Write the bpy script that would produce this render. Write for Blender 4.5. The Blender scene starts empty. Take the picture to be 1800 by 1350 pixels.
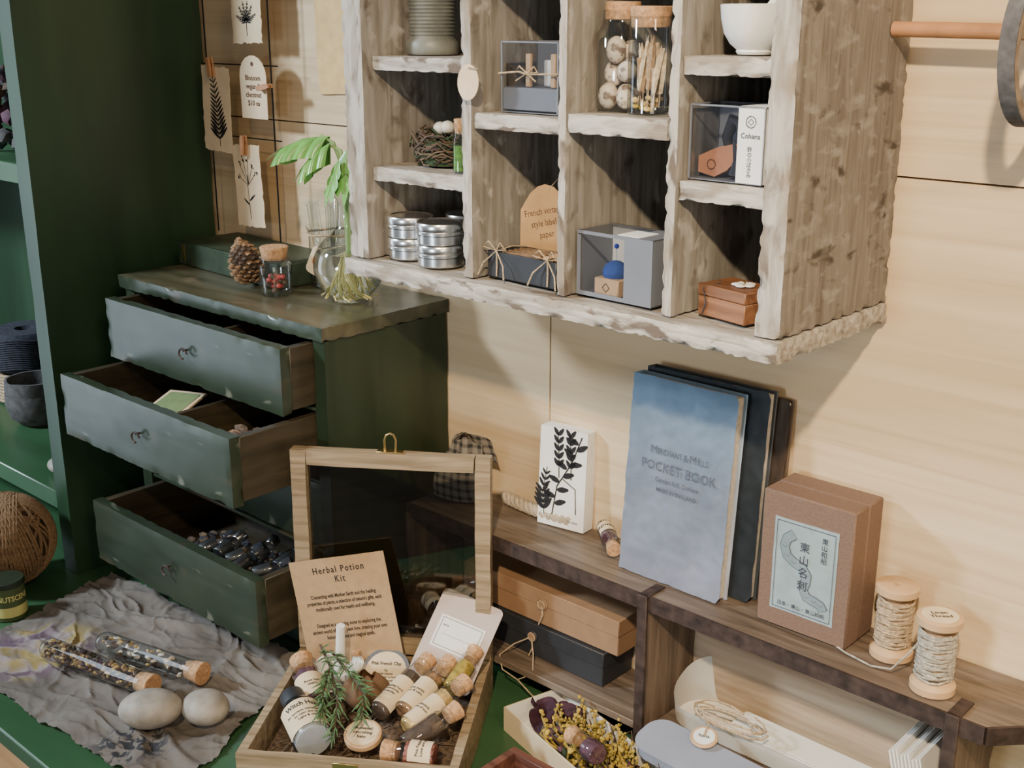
import bpy,bmesh,math,random
from mathutils import Vector,Matrix,noise
random.seed(11)
rad=math.radians
def V(*a): return Vector(a)
def T(x,y,z): return Matrix.Translation((x,y,z))
def RX(a): return Matrix.Rotation(rad(a),4,'X')
def RY(a): return Matrix.Rotation(rad(a),4,'Y')
def RZ(a): return Matrix.Rotation(rad(a),4,'Z')
def SC(s): return Matrix.Diagonal((s,s,s,1))
FR=RX(90)
I4=Matrix.Identity(4)
def ru(a,b): return random.uniform(a,b)
def AB(p,q,up=(0,0,1)):
    p=Vector(p);q=Vector(q);z=(q-p).normalized();u=Vector(up)
    y=-(u-z*u.dot(z)).normalized();x=y.cross(z)
    m=Matrix((x,y,z)).transposed().to_4x4();m.translation=p
    return m
def AL(p,q,up=(0,0,1)): return AB(p,q,up),(Vector(q)-Vector(p)).length

# ---------------------------------------------------------------- materials
def base(name,rough=.6,metal=0.):
    m=bpy.data.materials.new(name);m.use_nodes=True
    n=m.node_tree.nodes;b=n['Principled BSDF']
    b.inputs['Roughness'].default_value=rough;b.inputs['Metallic'].default_value=metal
    return m,m.node_tree,b
def c4(c): return (c[0],c[1],c[2],1)
def noise_n(nt,scale,mp=(1,1,1),detail=6,dist=0.,co='Object',rot=(0,0,0)):
    tc=nt.nodes.new('ShaderNodeTexCoord');ma=nt.nodes.new('ShaderNodeMapping')
    ma.inputs['Scale'].default_value=mp;ma.inputs['Rotation'].default_value=rot
    no=nt.nodes.new('ShaderNodeTexNoise');no.inputs['Scale'].default_value=scale
    no.inputs['Detail'].default_value=detail;no.inputs['Distortion'].default_value=dist
    nt.links.new(tc.outputs[co],ma.inputs[0]);nt.links.new(ma.outputs[0],no.inputs['Vector'])
    return no
def ramp(nt,src,stops):
    r=nt.nodes.new('ShaderNodeValToRGB');e=r.color_ramp.elements
    while len(e)<len(stops): e.new(.5)
    for k,(p,c) in zip(e,stops): k.position=p;k.color=c4(c)
    nt.links.new(src,r.inputs[0]);return r
def mixc(nt,f,a,b):
    m=nt.nodes.new('ShaderNodeMix');m.data_type='RGBA'
    if isinstance(f,float): m.inputs[0].default_value=f
    else: nt.links.new(f,m.inputs[0])
    for s,i in((a,6),(b,7)):
        if isinstance(s,tuple): m.inputs[i].default_value=c4(s)
        else: nt.links.new(s,m.inputs[i])
    return m.outputs[2]
def bump(nt,b,src,st,d=.002):
    bu=nt.nodes.new('ShaderNodeBump');bu.inputs['Strength'].default_value=st;bu.inputs['Distance'].default_value=d
    nt.links.new(src,bu.inputs['Height']);nt.links.new(bu.outputs[0],b.inputs['Normal'])
def plain(name,c,rough=.6,metal=0.,var=.12,scale=60,bst=.1,spec=None):
    m,nt,b=base(name,rough,metal)
    n=noise_n(nt,scale)
    r=ramp(nt,n.outputs[0],[(.3,tuple(x*(1-var) for x in c)),(.7,tuple(min(1,x*(1+var)) for x in c))])
    nt.links.new(r.outputs[0],b.inputs['Base Color'])
    if bst: bump(nt,b,n.outputs[0],bst,.001)
    return m
def wood(name,stops,axis=0,lo=5,hi=80,rough=.6,bst=.35,dist=.6,over=None,coat=0,over2=None,bd=.002,ost=.45):
    m,nt,b=base(name,rough)
    mp=[hi]*3;mp[axis]=lo
    n=noise_n(nt,1,tuple(mp),8,dist)
    r=ramp(nt,n.outputs[0],stops);col=r.outputs[0]
    for ov in(over,over2):
        if ov:
            oc,osc,t0,t1=ov
            mp2=[1,1,1];mp2[axis]=ost
            n2=noise_n(nt,osc,tuple(mp2),10,.4)
            r2=ramp(nt,n2.outputs[0],[(t0,(0,0,0)),(t1,(1,1,1))])
            col=mixc(nt,r2.outputs[0],col,oc)
    nt.links.new(col,b.inputs['Base Color'])
    if coat: b.inputs['Coat Weight'].default_value=coat;b.inputs['Coat Roughness'].default_value=.25
    bump(nt,b,n.outputs[0],bst,bd)
    return m
def glassm(name,tint=(.96,.98,.98),rough=.03,lo=.07,hi=.85,edge=.22):
    m=bpy.data.materials.new(name);m.use_nodes=True;nt=m.node_tree;nt.nodes.clear()
    o=nt.nodes.new('ShaderNodeOutputMaterial');mx=nt.nodes.new('ShaderNodeMixShader')
    t=nt.nodes.new('ShaderNodeBsdfTransparent');g=nt.nodes.new('ShaderNodeBsdfGlossy')
    g.inputs['Roughness'].default_value=rough;g.inputs['Color'].default_value=(1,1,1,1)
    lw=nt.nodes.new('ShaderNodeLayerWeight');lw.inputs['Blend'].default_value=.5
    r=ramp(nt,lw.outputs['Facing'],[(.0,tint),(.45,tuple(x*.95 for x in tint)),(.8,tuple(x*(.5+.4*edge+.1) for x in tint)),(1,tuple(x*edge for x in tint))])
    r2=ramp(nt,lw.outputs['Facing'],[(.0,(lo,lo,lo)),(.45,(lo*1.5,)*3),(.8,(.3*hi,)*3),(1,(hi,hi,hi))])
    nt.links.new(r.outputs[0],t.inputs[0]);nt.links.new(r2.outputs[0],mx.inputs[0])
    nt.links.new(t.outputs[0],mx.inputs[1]);nt.links.new(g.outputs[0],mx.inputs[2]);nt.links.new(mx.outputs[0],o.inputs[0])
    return m
m_ply=wood('plywood',[(.3,(.55,.395,.225)),(.5,(.68,.51,.31)),(.7,(.75,.585,.375))],0,1.8,70,.4,.12,.6,over=((.59,.42,.24),3.5,.5,.75),ost=.3)
m_seam=plain('seam_shadow_gap',(.2,.12,.06))
m_kraft=plain('pale_card',(.72,.47,.2),.8)
m_green=wood('green_paint',[(.25,(.022,.062,.025)),(.5,(.037,.098,.043)),(.8,(.053,.128,.058))],0,3,10,.3,.06,.3)
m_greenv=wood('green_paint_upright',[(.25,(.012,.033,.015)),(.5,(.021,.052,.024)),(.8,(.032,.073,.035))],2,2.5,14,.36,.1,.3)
m_chest=wood('worn_green_paint',[(.25,(.015,.024,.013)),(.5,(.025,.037,.021)),(.75,(.04,.054,.032))],0,5,28,.33,.12,.5,over=((.08,.052,.028),14,.56,.67),over2=((.12,.125,.09),45,.67,.73),coat=.15)
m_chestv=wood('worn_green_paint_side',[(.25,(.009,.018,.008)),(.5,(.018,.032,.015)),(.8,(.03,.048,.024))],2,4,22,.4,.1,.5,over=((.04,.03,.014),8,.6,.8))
m_chesttop=wood('worn_olive_top',[(.25,(.045,.042,.022)),(.5,(.09,.08,.045)),(.8,(.15,.13,.08))],0,5,40,.33,.15,.5,over=((.03,.04,.022),7,.5,.62),over2=((.17,.13,.085),22,.64,.72),coat=.2)
m_draw=wood('drawer_wood',[(.3,(.025,.02,.011)),(.6,(.056,.043,.025)),(.8,(.09,.068,.04))],1,8,60,.42,.2)
m_wx=wood('weathered_wood_long',[(.3,(.19,.165,.13)),(.45,(.3,.265,.22)),(.58,(.4,.365,.315)),(.72,(.5,.465,.41))],0,16,150,.85,.5,.4,over=((.14,.105,.075),40,.6,.68),ost=.35)
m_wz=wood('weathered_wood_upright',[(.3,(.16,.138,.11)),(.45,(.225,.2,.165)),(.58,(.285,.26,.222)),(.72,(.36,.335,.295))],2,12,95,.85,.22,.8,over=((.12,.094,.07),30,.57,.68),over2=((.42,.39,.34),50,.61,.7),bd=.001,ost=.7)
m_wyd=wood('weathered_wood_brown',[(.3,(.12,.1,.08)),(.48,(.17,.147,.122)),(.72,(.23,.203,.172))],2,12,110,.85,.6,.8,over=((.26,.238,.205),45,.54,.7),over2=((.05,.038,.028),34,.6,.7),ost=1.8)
m_wback=wood('weathered_backing',[(.3,(.17,.142,.11)),(.5,(.25,.215,.172)),(.75,(.34,.3,.25))],2,7,70,.85,.06,.4,over=((.13,.1,.075),20,.58,.7),bd=.0006)
m_we=wood('weathered_pale_edge',[(.28,(.2,.165,.13)),(.4,(.36,.32,.265)),(.6,(.54,.495,.425))],0,20,130,.85,.7,.8,over=((.14,.105,.075),60,.55,.62),over2=((.3,.245,.185),30,.53,.65),ost=.4)
m_wez=wood('weathered_pale_edge_upright',[(.28,(.19,.155,.12)),(.4,(.34,.295,.24)),(.6,(.49,.445,.38))],2,20,130,.85,.7,.8,over=((.14,.105,.075),60,.54,.62),over2=((.28,.23,.17),30,.52,.65),ost=.4)
m_paper=plain('cream_paper',(.74,.57,.36),.85,0,.08,40)
m_otag=plain('tan_paper',(.47,.29,.135),.85,0,.15,40)
m_white=plain('white_card',(.8,.79,.76),.7,0,.03,40)
m_ink=plain('black_ink',(.008,.007,.007),.7,0,.1,40,0)
m_ink2=plain('brown_ink',(.1,.042,.018),.7,0,.1,40,0)
m_inkg=plain('grey_ink',(.03,.035,.05),.7,0,.1,40,0)
m_inkf=plain('faded_ink',(.07,.08,.11),.7,0,.1,40,0)
m_wire=plain('black_wire',(.01,.01,.01),.4,.6,.1,40,0)
m_peg=plain('clothespin_wood',(.45,.22,.1),.6)
m_cork=plain('cork',(.48,.27,.13),.85,0,.35,260,.5)
m_glass=glassm('clear_glass')
m_plas=glassm('clear_plastic',(.93,.94,.96),.05,.05,.5,.6)
m_tin=plain('brushed_tin',(.8,.79,.76),.24,1,.06,90,.05)
m_cer=plain('grey_ceramic',(.17,.17,.14),.45,0,.25,60,.2)
m_porc=plain('white_porcelain',(.8,.78,.72),.3,0,.03,20,0)
m_greyc=plain('slate_card',(.15,.16,.185),.6,0,.05,40,.05)
m_blackc=plain('black_card',(.022,.024,.028),.5,0,.15,50,.1)
m_gloss=plain('dark_glossy_cap',(.03,.033,.04),.15,0,.15,50,0)
m_kbox=plain('kraft_board',(.27,.155,.08),.7,0,.08,70,.1)
m_brass=plain('brass',(.65,.46,.18),.3,1,.1,60,0)
m_iron=plain('rusted_iron',(.055,.035,.028),.65,.4,.5,90,.6)
m_ledge=wood('dark_stained_board',[(.3,(.07,.05,.036)),(.5,(.14,.103,.075)),(.75,(.23,.18,.135))],0,7,90,.42,.4,.8)
m_ledgev=wood('dark_stained_divider',[(.3,(.05,.032,.022)),(.5,(.1,.068,.047)),(.75,(.18,.125,.09))],2,7,90,.6,.5,.8)
m_ledgeb=wood('ledge_backing',[(.3,(.22,.15,.09)),(.5,(.36,.27,.18)),(.75,(.46,.37,.26))],0,5,60,.7,.3,.6)
m_kitw=wood('kit_box_wood',[(.3,(.17,.12,.065)),(.5,(.3,.22,.13)),(.75,(.43,.33,.21))],0,9,120,.5,.35,.7)
m_twine=plain('jute_twine',(.23,.135,.065),.9,0,.35,300,.4)
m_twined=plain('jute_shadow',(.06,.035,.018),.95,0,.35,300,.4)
m_linen=plain('natural_thread',(.42,.31,.19),.9,0,.4,300,.5)
m_linen2=plain('pale_grey_thread',(.38,.34,.27),.9,0,.4,300,.5)
m_spool=plain('spool_wood',(.56,.36,.19),.45,0,.1,60,.1)
m_moss=plain('dark_moss',(.03,.05,.02),.95,0,.6,120,.8)
m_mossy=plain('yellow_moss',(.38,.27,.045),.95,0,.5,140,.8)
m_twig=plain('twig_brown',(.08,.052,.035),.9,0,.4,150,.5)
m_egg=plain('speckled_egg',(.6,.54,.45),.5,0,.1,60,0)
m_leaf=plain('fresh_leaf',(.17,.42,.09),.25,0,.25,40,.1)
m_stem=plain('pale_stem',(.25,.4,.13),.5)
m_root=plain('roots',(.6,.53,.2),.6)
m_red=plain('red_berries',(.35,.04,.04),.4,0,.4,80)
m_pepper=plain('pink_peppercorns',(.3,.1,.07),.6,0,.6,350)
m_feath=plain('pale_feather',(.62,.48,.31),.8,0,.35,220)
m_feath2=plain('brown_feather',(.36,.23,.12),.8,0,.4,220)
m_purple=plain('purple_petal',(.09,.035,.055),.8,0,.4,90)
m_straw=plain('wood_wool',(.12,.08,.05),.95,0,.6,200,.8)
m_stone=plain('beach_stone',(.3,.265,.22),.6,0,.25,60,.3)
m_wool=plain('dark_wool',(.03,.032,.045),.95,0,.4,150,.6)
m_felt=plain('grey_felt',(.09,.085,.085),.95,0,.35,120,.5)
m_blue=plain('blue_felt',(.02,.06,.25),.9,0,.2,100,.4)
m_leather=plain('tan_leather',(.45,.18,.08),.5)
m_walnut=wood('walnut_box',[(.3,(.12,.05,.022)),(.6,(.27,.12,.055)),(.8,(.36,.18,.09))],0,8,100,.45,.2)
m_redw=wood('rosewood',[(.3,(.07,.025,.018)),(.6,(.15,.06,.04)),(.8,(.22,.1,.07))],0,8,90,.45,.3)
m_lav=plain('lavender_grey_card',(.26,.285,.35),.6,0,.05,30,.05)
m_cream=plain('ivory_card',(.8,.78,.72),.7,0,.04,30,.05)
m_needle=plain('rosemary_needle',(.1,.19,.08),.5,0,.4,120)
m_label=plain('cream_label',(.7,.56,.36),.8,0,.05,40,.05)
m_kcard=plain('kraft_card',(.4,.26,.135),.8,0,.08,120,.1)
m_pink=plain('dusty_pink_card',(.52,.43,.39),.75,0,.05,30,.05)
m_bluelab=plain('grey_blue_washi',(.27,.34,.35),.8,0,.14,50,.1)
m_bluelab2=plain('grey_blue_motif',(.19,.25,.27),.8,0,.12,50,.1)
m_bbox=plain('textured_brown_paper',(.165,.1,.068),.75,0,.12,500,.5)
m_pages=plain('page_edges',(.55,.5,.42),.8,0,.15,200,.2)
m_orange=wood('orange_pine',[(.3,(.4,.2,.08)),(.7,(.6,.34,.15))],0,3,40,.5,.1)
m_floor=wood('floor_boards',[(.3,(.06,.045,.035)),(.7,(.12,.09,.07))],0,2,20,.6,.2)
m_jg=plain('jar_green_label',(.07,.1,.035),.5)
m_jl=plain('jar_dark_lid',(.02,.03,.016),.4)
m_jy=plain('yellow_print',(.6,.56,.2),.5)
m_gold=plain('dried_yellow_petals',(.55,.37,.14),.9,0,.5,150,.6)
m_amber=plain('amber_herb',(.24,.13,.06),.9,0,.6,180,.6)
m_ohr=plain('orange_cloth',(.55,.2,.06),.8)
def blue_cover():
    m,nt,b=base('blue_book_cloth',.4)
    n=noise_n(nt,16,(1,1,1),10)
    tc=nt.nodes.new('ShaderNodeTexCoord');sx=nt.nodes.new('ShaderNodeSeparateXYZ');nt.links.new(tc.outputs['Object'],sx.inputs[0])
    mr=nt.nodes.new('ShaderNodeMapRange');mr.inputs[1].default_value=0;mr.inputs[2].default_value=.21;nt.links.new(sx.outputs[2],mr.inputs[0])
    g=ramp(nt,mr.outputs[0],[(0,(.44,.47,.58)),(.55,(.38,.45,.57)),(1,(.26,.39,.53))])  # sheen, blue at the top to lavender below, painted into the cover colour
    r=ramp(nt,n.outputs[0],[(.35,(.66,.66,.66)),(.65,(1.,1.,1.))])
    mm=nt.nodes.new('ShaderNodeMix');mm.data_type='RGBA';mm.blend_type='MULTIPLY';mm.inputs[0].default_value=.75
    nt.links.new(g.outputs[0],mm.inputs[6]);nt.links.new(r.outputs[0],mm.inputs[7])
    nt.links.new(mm.outputs[2],b.inputs['Base Color']);bump(nt,b,n.outputs[0],.6,.004);return m
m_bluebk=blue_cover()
m_slatebk=plain('slate_book_cloth',(.05,.062,.075),.45,0,.15,60,.2)
def cloth_mat():
    m,nt,b=base('stained_linen',.95)
    n=noise_n(nt,9,(1,1,1),6);w=noise_n(nt,600)
    r=ramp(nt,n.outputs[0],[(.3,(.2,.17,.145)),(.5,(.3,.265,.23)),(.7,(.4,.36,.32))])
    n2=noise_n(nt,26,(1,1,1),3,.5)
    pc=ramp(nt,n2.outputs[0],[(.38,(.24,.15,.2)),(.48,(.56,.48,.46)),(.58,(.6,.47,.2))])
    tc=nt.nodes.new('ShaderNodeTexCoord')
    def spot(p,rr,col,src):
        d=nt.nodes.new('ShaderNodeVectorMath');d.operation='DISTANCE';d.inputs[1].default_value=p
        nt.links.new(tc.outputs['Object'],d.inputs[0])
        q=ramp(nt,d.outputs['Value'],[(rr*.6,(1,1,1)),(rr,(0,0,0))])
        return mixc(nt,q.outputs[0],src,col)
    c=spot((-1.33,-.42,0),.08,pc.outputs[0],r.outputs[0])
    n4=noise_n(nt,90,(1,1,1),3,.5)
    dk=ramp(nt,n4.outputs[0],[(.5,(.3,.265,.23)),(.56,(.07,.07,.08))])
    c=spot((-1.06,-.45,0),.05,dk.outputs[0],c)
    nt.links.new(c,b.inputs['Base Color']);bump(nt,b,w.outputs[0],.5,.001);return m
m_cloth=cloth_mat()
def plaid_mat():
    m,nt,b=base('plaid_cotton',.9)
    tc=nt.nodes.new('ShaderNodeTexCoord');out=None
    for ax in('X','Z'):
        w=nt.nodes.new('ShaderNodeTexWave');w.bands_direction=ax;w.inputs['Scale'].default_value=28;w.inputs['Distortion'].default_value=.2
        nt.links.new(tc.outputs['Object'],w.inputs[0])
        r=ramp(nt,w.outputs[0],[(.55,(.5,.45,.38)),(.75,(.08,.075,.075))])
        if out is None: out=r.outputs[0]
        else: out=mixc(nt,.5,out,r.outputs[0])
    nt.links.new(out,b.inputs['Base Color']);return m
m_plaid=plaid_mat()
def real_water():
    m,nt,b=base('water',0.0);b.inputs['Base Color'].default_value=(.93,.98,.96,1)
    b.inputs['Transmission Weight'].default_value=1;b.inputs['IOR'].default_value=1.33;return m
m_water=real_water()

# ---------------------------------------------------------------- mesh builder
def text_mesh(s,size,align='CENTER',line=1.0,sp=1.0,bold=.012):
    cu=bpy.data.curves.new('lettering','FONT');cu.body=s;cu.size=size;cu.align_x=align;cu.align_y='CENTER'
    cu.resolution_u=2;cu.space_line=line;cu.space_character=sp;cu.offset=bold*size
    ob=bpy.data.objects.new('lettering',cu);bpy.context.scene.collection.objects.link(ob)
    dg=bpy.context.evaluated_depsgraph_get();dg.update()
    me=bpy.data.meshes.new_from_object(ob.evaluated_get(dg))
    bpy.data.objects.remove(ob);bpy.data.curves.remove(cu);return me
class MB:
    def __init__(s): s.bm=bmesh.new();s.mats=[]
    def mi(s,m):
        if m not in s.mats: s.mats.append(m)
        return s.mats.index(m)
    def merge(s,tb,mat,mtx=None,smooth=False):
        i=s.mi(mat)
        for f in tb.faces: f.material_index=i;f.smooth=smooth
        if mtx is not None: tb.transform(mtx)
        me=bpy.data.meshes.new('t');tb.to_mesh(me);tb.free();s.bm.from_mesh(me);bpy.data.meshes.remove(me)
        return s
    def box(s,x0,x1,y0,y1,z0,z1,mat,mtx=None,bev=.0008,seg=1):
        tb=bmesh.new();bmesh.ops.create_cube(tb,size=1)
        for v in tb.verts: v.co=V(x0 if v.co.x<0 else x1,y0 if v.co.y<0 else y1,z0 if v.co.z<0 else z1)
        if bev: bmesh.ops.bevel(tb,geom=tb.edges[:],offset=bev,segments=seg,affect='EDGES')
        return s.merge(tb,mat,mtx)
    def plank(s,x0,x1,y0,y1,z0,z1,mat,amp=.001,step=.012,mtx=None,chip=.0015,emat=None,cf=60):
        lo=(x0,y0,z0);hi=(x1,y1,z1)
        n=[max(1,min(150,round((hi[i]-lo[i])/step))) for i in range(3)]
        tb=bmesh.new();d={};sd=ru(0,100)
        def g(i,j,k):
            key=(i,j,k)
            if key not in d:
                c=V(*[lo[a]+(hi[a]-lo[a])*key[a]/n[a] for a in range(3)])
                ext=sum(1 for a in range(3) if key[a] in(0,n[a]))
                c2=c+noise.noise_vector(c*35+V(sd,sd,0))*amp
                if ext>=2:
                    q=max(0,noise.noise(c*cf+V(0,sd,sd))+.05)**1.3+.3*abs(noise.noise(c*cf*3+V(sd,0,sd)))
                    for a in range(3):
                        if key[a]==0: c2[a]+=chip*q*2
                        elif key[a]==n[a]: c2[a]-=chip*q*2
                d[key]=tb.verts.new(c2)
            return d[key]
        for a in range(3):
            b,c=(a+1)%3,(a+2)%3
            for side in(0,n[a]):
                for p in range(n[b]):
                    for q in range(n[c]):
                        ks=[]
                        for dp,dq in((0,0),(1,0),(1,1),(0,1)):
                            k=[0,0,0];k[a]=side;k[b]=p+dp;k[c]=q+dq;ks.append(g(*k))
                        if side==0: ks.reverse()
                        f=tb.faces.new(ks)
                        if a==1 and side==0 and emat: f.tag=True
        i=s.mi(mat);e=s.mi(emat) if emat else i
        for f in tb.faces: f.material_index=e if f.tag else i;f.smooth=True
        if mtx is not None: tb.transform(mtx)
        me=bpy.data.meshes.new('t');tb.to_mesh(me);tb.free();s.bm.from_mesh(me);bpy.data.meshes.remove(me);return s
    def lathe(s,prof,mat,n=28,mtx=None,a0=0,a1=360):
        tb=bmesh.new();full=abs(a1-a0)>=360;m=n if full else n+1;rings=[]
        for r,z in prof:
            rings.append([tb.verts.new((r*math.cos(rad(a0+(a1-a0)*i/n)),r*math.sin(rad(a0+(a1-a0)*i/n)),z)) for i in range(m)])
        for a,b in zip(rings,rings[1:]):
            for i in range(n):
                j=(i+1)%m
                try: tb.faces.new((a[i],a[j],b[j],b[i]))
                except Exception: pass
        bmesh.ops.remove_doubles(tb,verts=tb.verts[:],dist=1e-6)
        return s.merge(tb,mat,mtx,True)
    def cyl(s,r,z0,z1,mat,mtx=None,n=24,bev=.0008,r2=None):
        r2=r if r2 is None else r2
        return s.lathe([(0,z0),(r-bev,z0),(r,z0+bev),(r2,z1-bev),(r2-bev,z1),(0,z1)],mat,n,mtx)
    def tube(s,pts,r,mat,n=7,mtx=None,closed=False):
        pts=[Vector(p) for p in pts];tb=bmesh.new();rings=[];N=len(pts);nrm=None
        for i,p in enumerate(pts):
            if closed: t=pts[(i+1)%N]-pts[i-1]
            else: t=pts[min(i+1,N-1)]-pts[max(i-1,0)]
            if t.length<1e-9: t=V(0,0,1)
            t.normalize()
            if nrm is None: nrm=t.orthogonal().normalized()
            nrm=(nrm-t*nrm.dot(t))
            if nrm.length<1e-6: nrm=t.orthogonal()
            nrm.normalize();bi=t.cross(nrm);rr=r[i] if isinstance(r,(list,tuple)) else r
            rings.append([tb.verts.new(p+(nrm*math.cos(2*math.pi*k/n)+bi*math.sin(2*math.pi*k/n))*rr) for k in range(n)])
        pr=list(zip(rings,rings[1:]))
        if closed: pr.append((rings[-1],rings[0]))
        for a,b in pr:
            for k in range(n): tb.faces.new((a[k],a[(k+1)%n],b[(k+1)%n],b[k]))
        if not closed:
            tb.faces.new(rings[0][::-1]);tb.faces.new(rings[-1])
        return s.merge(tb,mat,mtx,True)
    def blob(s,c,r,mat,amp=0.,sub=2,freq=40,mtx=None):
        tb=bmesh.new();bmesh.ops.create_icosphere(tb,subdivisions=sub,radius=1)
        if isinstance(r,(int,float)): r=(r,r,r)
        for v in tb.verts:
            p=V(v.co.x*r[0],v.co.y*r[1],v.co.z*r[2])
            if amp: p*=1+amp*noise.noise(p*freq+Vector(c)*50)
            v.co=p+Vector(c)
        return s.merge(tb,mat,mtx,True)
    def sheet(s,fn,nu,nv,mat,th=0,mtx=None,smooth=True):
        tb=bmesh.new();g=[[tb.verts.new(fn(i/nu,j/nv)) for j in range(nv+1)] for i in range(nu+1)]
        for i in range(nu):
            for j in range(nv): tb.faces.new((g[i][j],g[i+1][j],g[i+1][j+1],g[i][j+1]))
        if th: bmesh.ops.solidify(tb,geom=tb.faces[:],thickness=th)
        return s.merge(tb,mat,mtx,smooth)
    def poly(s,pts,z0,z1,mat,mtx=None):
        tb=bmesh.new();a=[tb.verts.new((p[0],p[1],z0)) for p in pts]
        if abs(z1-z0)<1e-7: tb.faces.new(a)
        else:
            b=[tb.verts.new((p[0],p[1],z1)) for p in pts]
            tb.faces.new(a[::-1]);tb.faces.new(b);n=len(a)
            for i in range(n): tb.faces.new((a[i],a[(i+1)%n],b[(i+1)%n],b[i]))
        return s.merge(tb,mat,mtx)
    def stroke(s,pts,w,mat,z=.0004,mtx=None,warp=None):
        tb=bmesh.new();L=[];n=len(pts)
        for i,p in enumerate(pts):
            a=pts[max(i-1,0)];b=pts[min(i+1,n-1)];d=V(b[0]-a[0],b[1]-a[1],0)
            if d.length<1e-9:d=V(1,0,0)
            d.normalize();q=V(-d.y,d.x,0)*w/2;c=V(p[0],p[1],z);L.append((tb.verts.new(c+q),tb.verts.new(c-q)))
        for a,b in zip(L,L[1:]): tb.faces.new((a[1],b[1],b[0],a[0]))
        return s.merge(tb,mat,mtx)
    def leaf2(s,c,ang,L,W,mat,z=.0004,mtx=None):
        pts=[];ca,sa=math.cos(rad(ang)),math.sin(rad(ang))
        for i in range(12):
            t=2*math.pi*i/12;x=L/2*(1-math.cos(t));y=W/2*math.sin(t)*(1 if x<L*.7 else .8)
            pts.append((c[0]+x*ca-y*sa,c[1]+x*sa+y*ca))
        return s.poly(pts,z,z,mat,mtx)
    def text(s,t,size,mat,mtx=None,warp=None,align='CENTER',line=1.,sp=1.,sx=1.,bold=.012):
        me=text_mesh(t,size,align,line,sp,bold);tb=bmesh.new();tb.from_mesh(me);bpy.data.meshes.remove(me)
        for v in tb.verts:
            v.co.x*=sx
            if warp: v.co=warp(v.co)
        return s.merge(tb,mat,mtx)
    def make(s,name,parent=None,M=None,label=None,kind=None,cat=None,group=None):
        bmesh.ops.recalc_face_normals(s.bm,faces=s.bm.faces[:])
        me=bpy.data.meshes.new(name);s.bm.to_mesh(me);s.bm.free()
        for m in s.mats: me.materials.append(m)
        try: me.set_sharp_from_angle(angle=rad(42))
        except Exception: pass
        o=bpy.data.objects.new(name,me);bpy.context.scene.collection.objects.link(o)
        if parent: o.parent=parent
        o.matrix_local=M if M is not None else I4
        if label:o['label']=label
        if kind:o['kind']=kind
        if cat:o['category']=cat
        if group:o['group']=group
        return o
def root(name,label,cat,M,group=None):
    o=bpy.data.objects.new(name,None);o.empty_display_size=.01;bpy.context.scene.collection.objects.link(o)
    o.matrix_local=M;o['label']=label;o['category']=cat
    if group:o['group']=group
    return o
def rrect(w,h,r,n=5):
    p=[]
    for cx,cy,a in((w/2-r,h/2-r,0),(-w/2+r,h/2-r,90),(-w/2+r,-h/2+r,180),(w/2-r,-h/2+r,270)):
        for i in range(n+1):
            t=rad(a+90*i/n);p.append((cx+r*math.cos(t),cy+r*math.sin(t)))
    return p

# ================================================================ SETTING
b=MB()
b.box(-3.0,-.8545,0,.02,-.75,.6265,m_ply,bev=0);b.box(-.8525,1.4,0,.02,-.75,.6265,m_ply,bev=0)
b.box(-3.0,-1.172,0,.02,.6282,2.0,m_ply,bev=0);b.box(-1.17,1.4,0,.02,.6282,2.0,m_ply,bev=0)
b.box(-3.0,1.4,.012,.03,-.75,2.0,m_seam,bev=0)
b.make('wall_back',kind='structure',label='pale plywood wall panels with horizontal grain')
MB().box(-3,1.4,-3.2,.0,-.77,-.75,m_floor,bev=0).make('floor',kind='structure')
r=root('workbench','long green-painted bench with an orange pine front','bench',T(-1.0,-.265,-.75))
MB().box(-1.75,1.6,-.265,.262,.728,.75,m_green,bev=.002).make('bench_top',r)
MB().box(-1.72,1.57,-.25,-.23,.02,.727,m_orange).make('front_panel',r,label='orange pine front panel')
MB().box(-1.72,-1.70,-.229,.255,.02,.727,m_orange).box(1.55,1.57,-.229,.255,.02,.727,m_orange).box(-1.7,1.55,-.2,.255,0.0,.02,m_orange).make('bench_body',r)

r=root('shelving_unit','tall dark green painted open shelving unit standing on the bench','shelf',T(-1.5,-.14,0))
MB().plank(-.034,0,-.138,.135,.0005,1.3,m_greenv,.0006,.05,chip=.001).make('side_panel',r)
MB().plank(-.934,-.9,-.138,.135,.0005,1.3,m_greenv,.0006,.05,chip=.001).make('side_panel',r)
MB().box(-.9,-.034,.125,.137,.0005,1.3,m_greenv).make('back_panel',r)
for z in(.117,.578,.95,1.28):
    MB().box(-.899,-.035,-.136,.124,z-.028,z,m_green,bev=.002).make('shelf',r)

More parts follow.
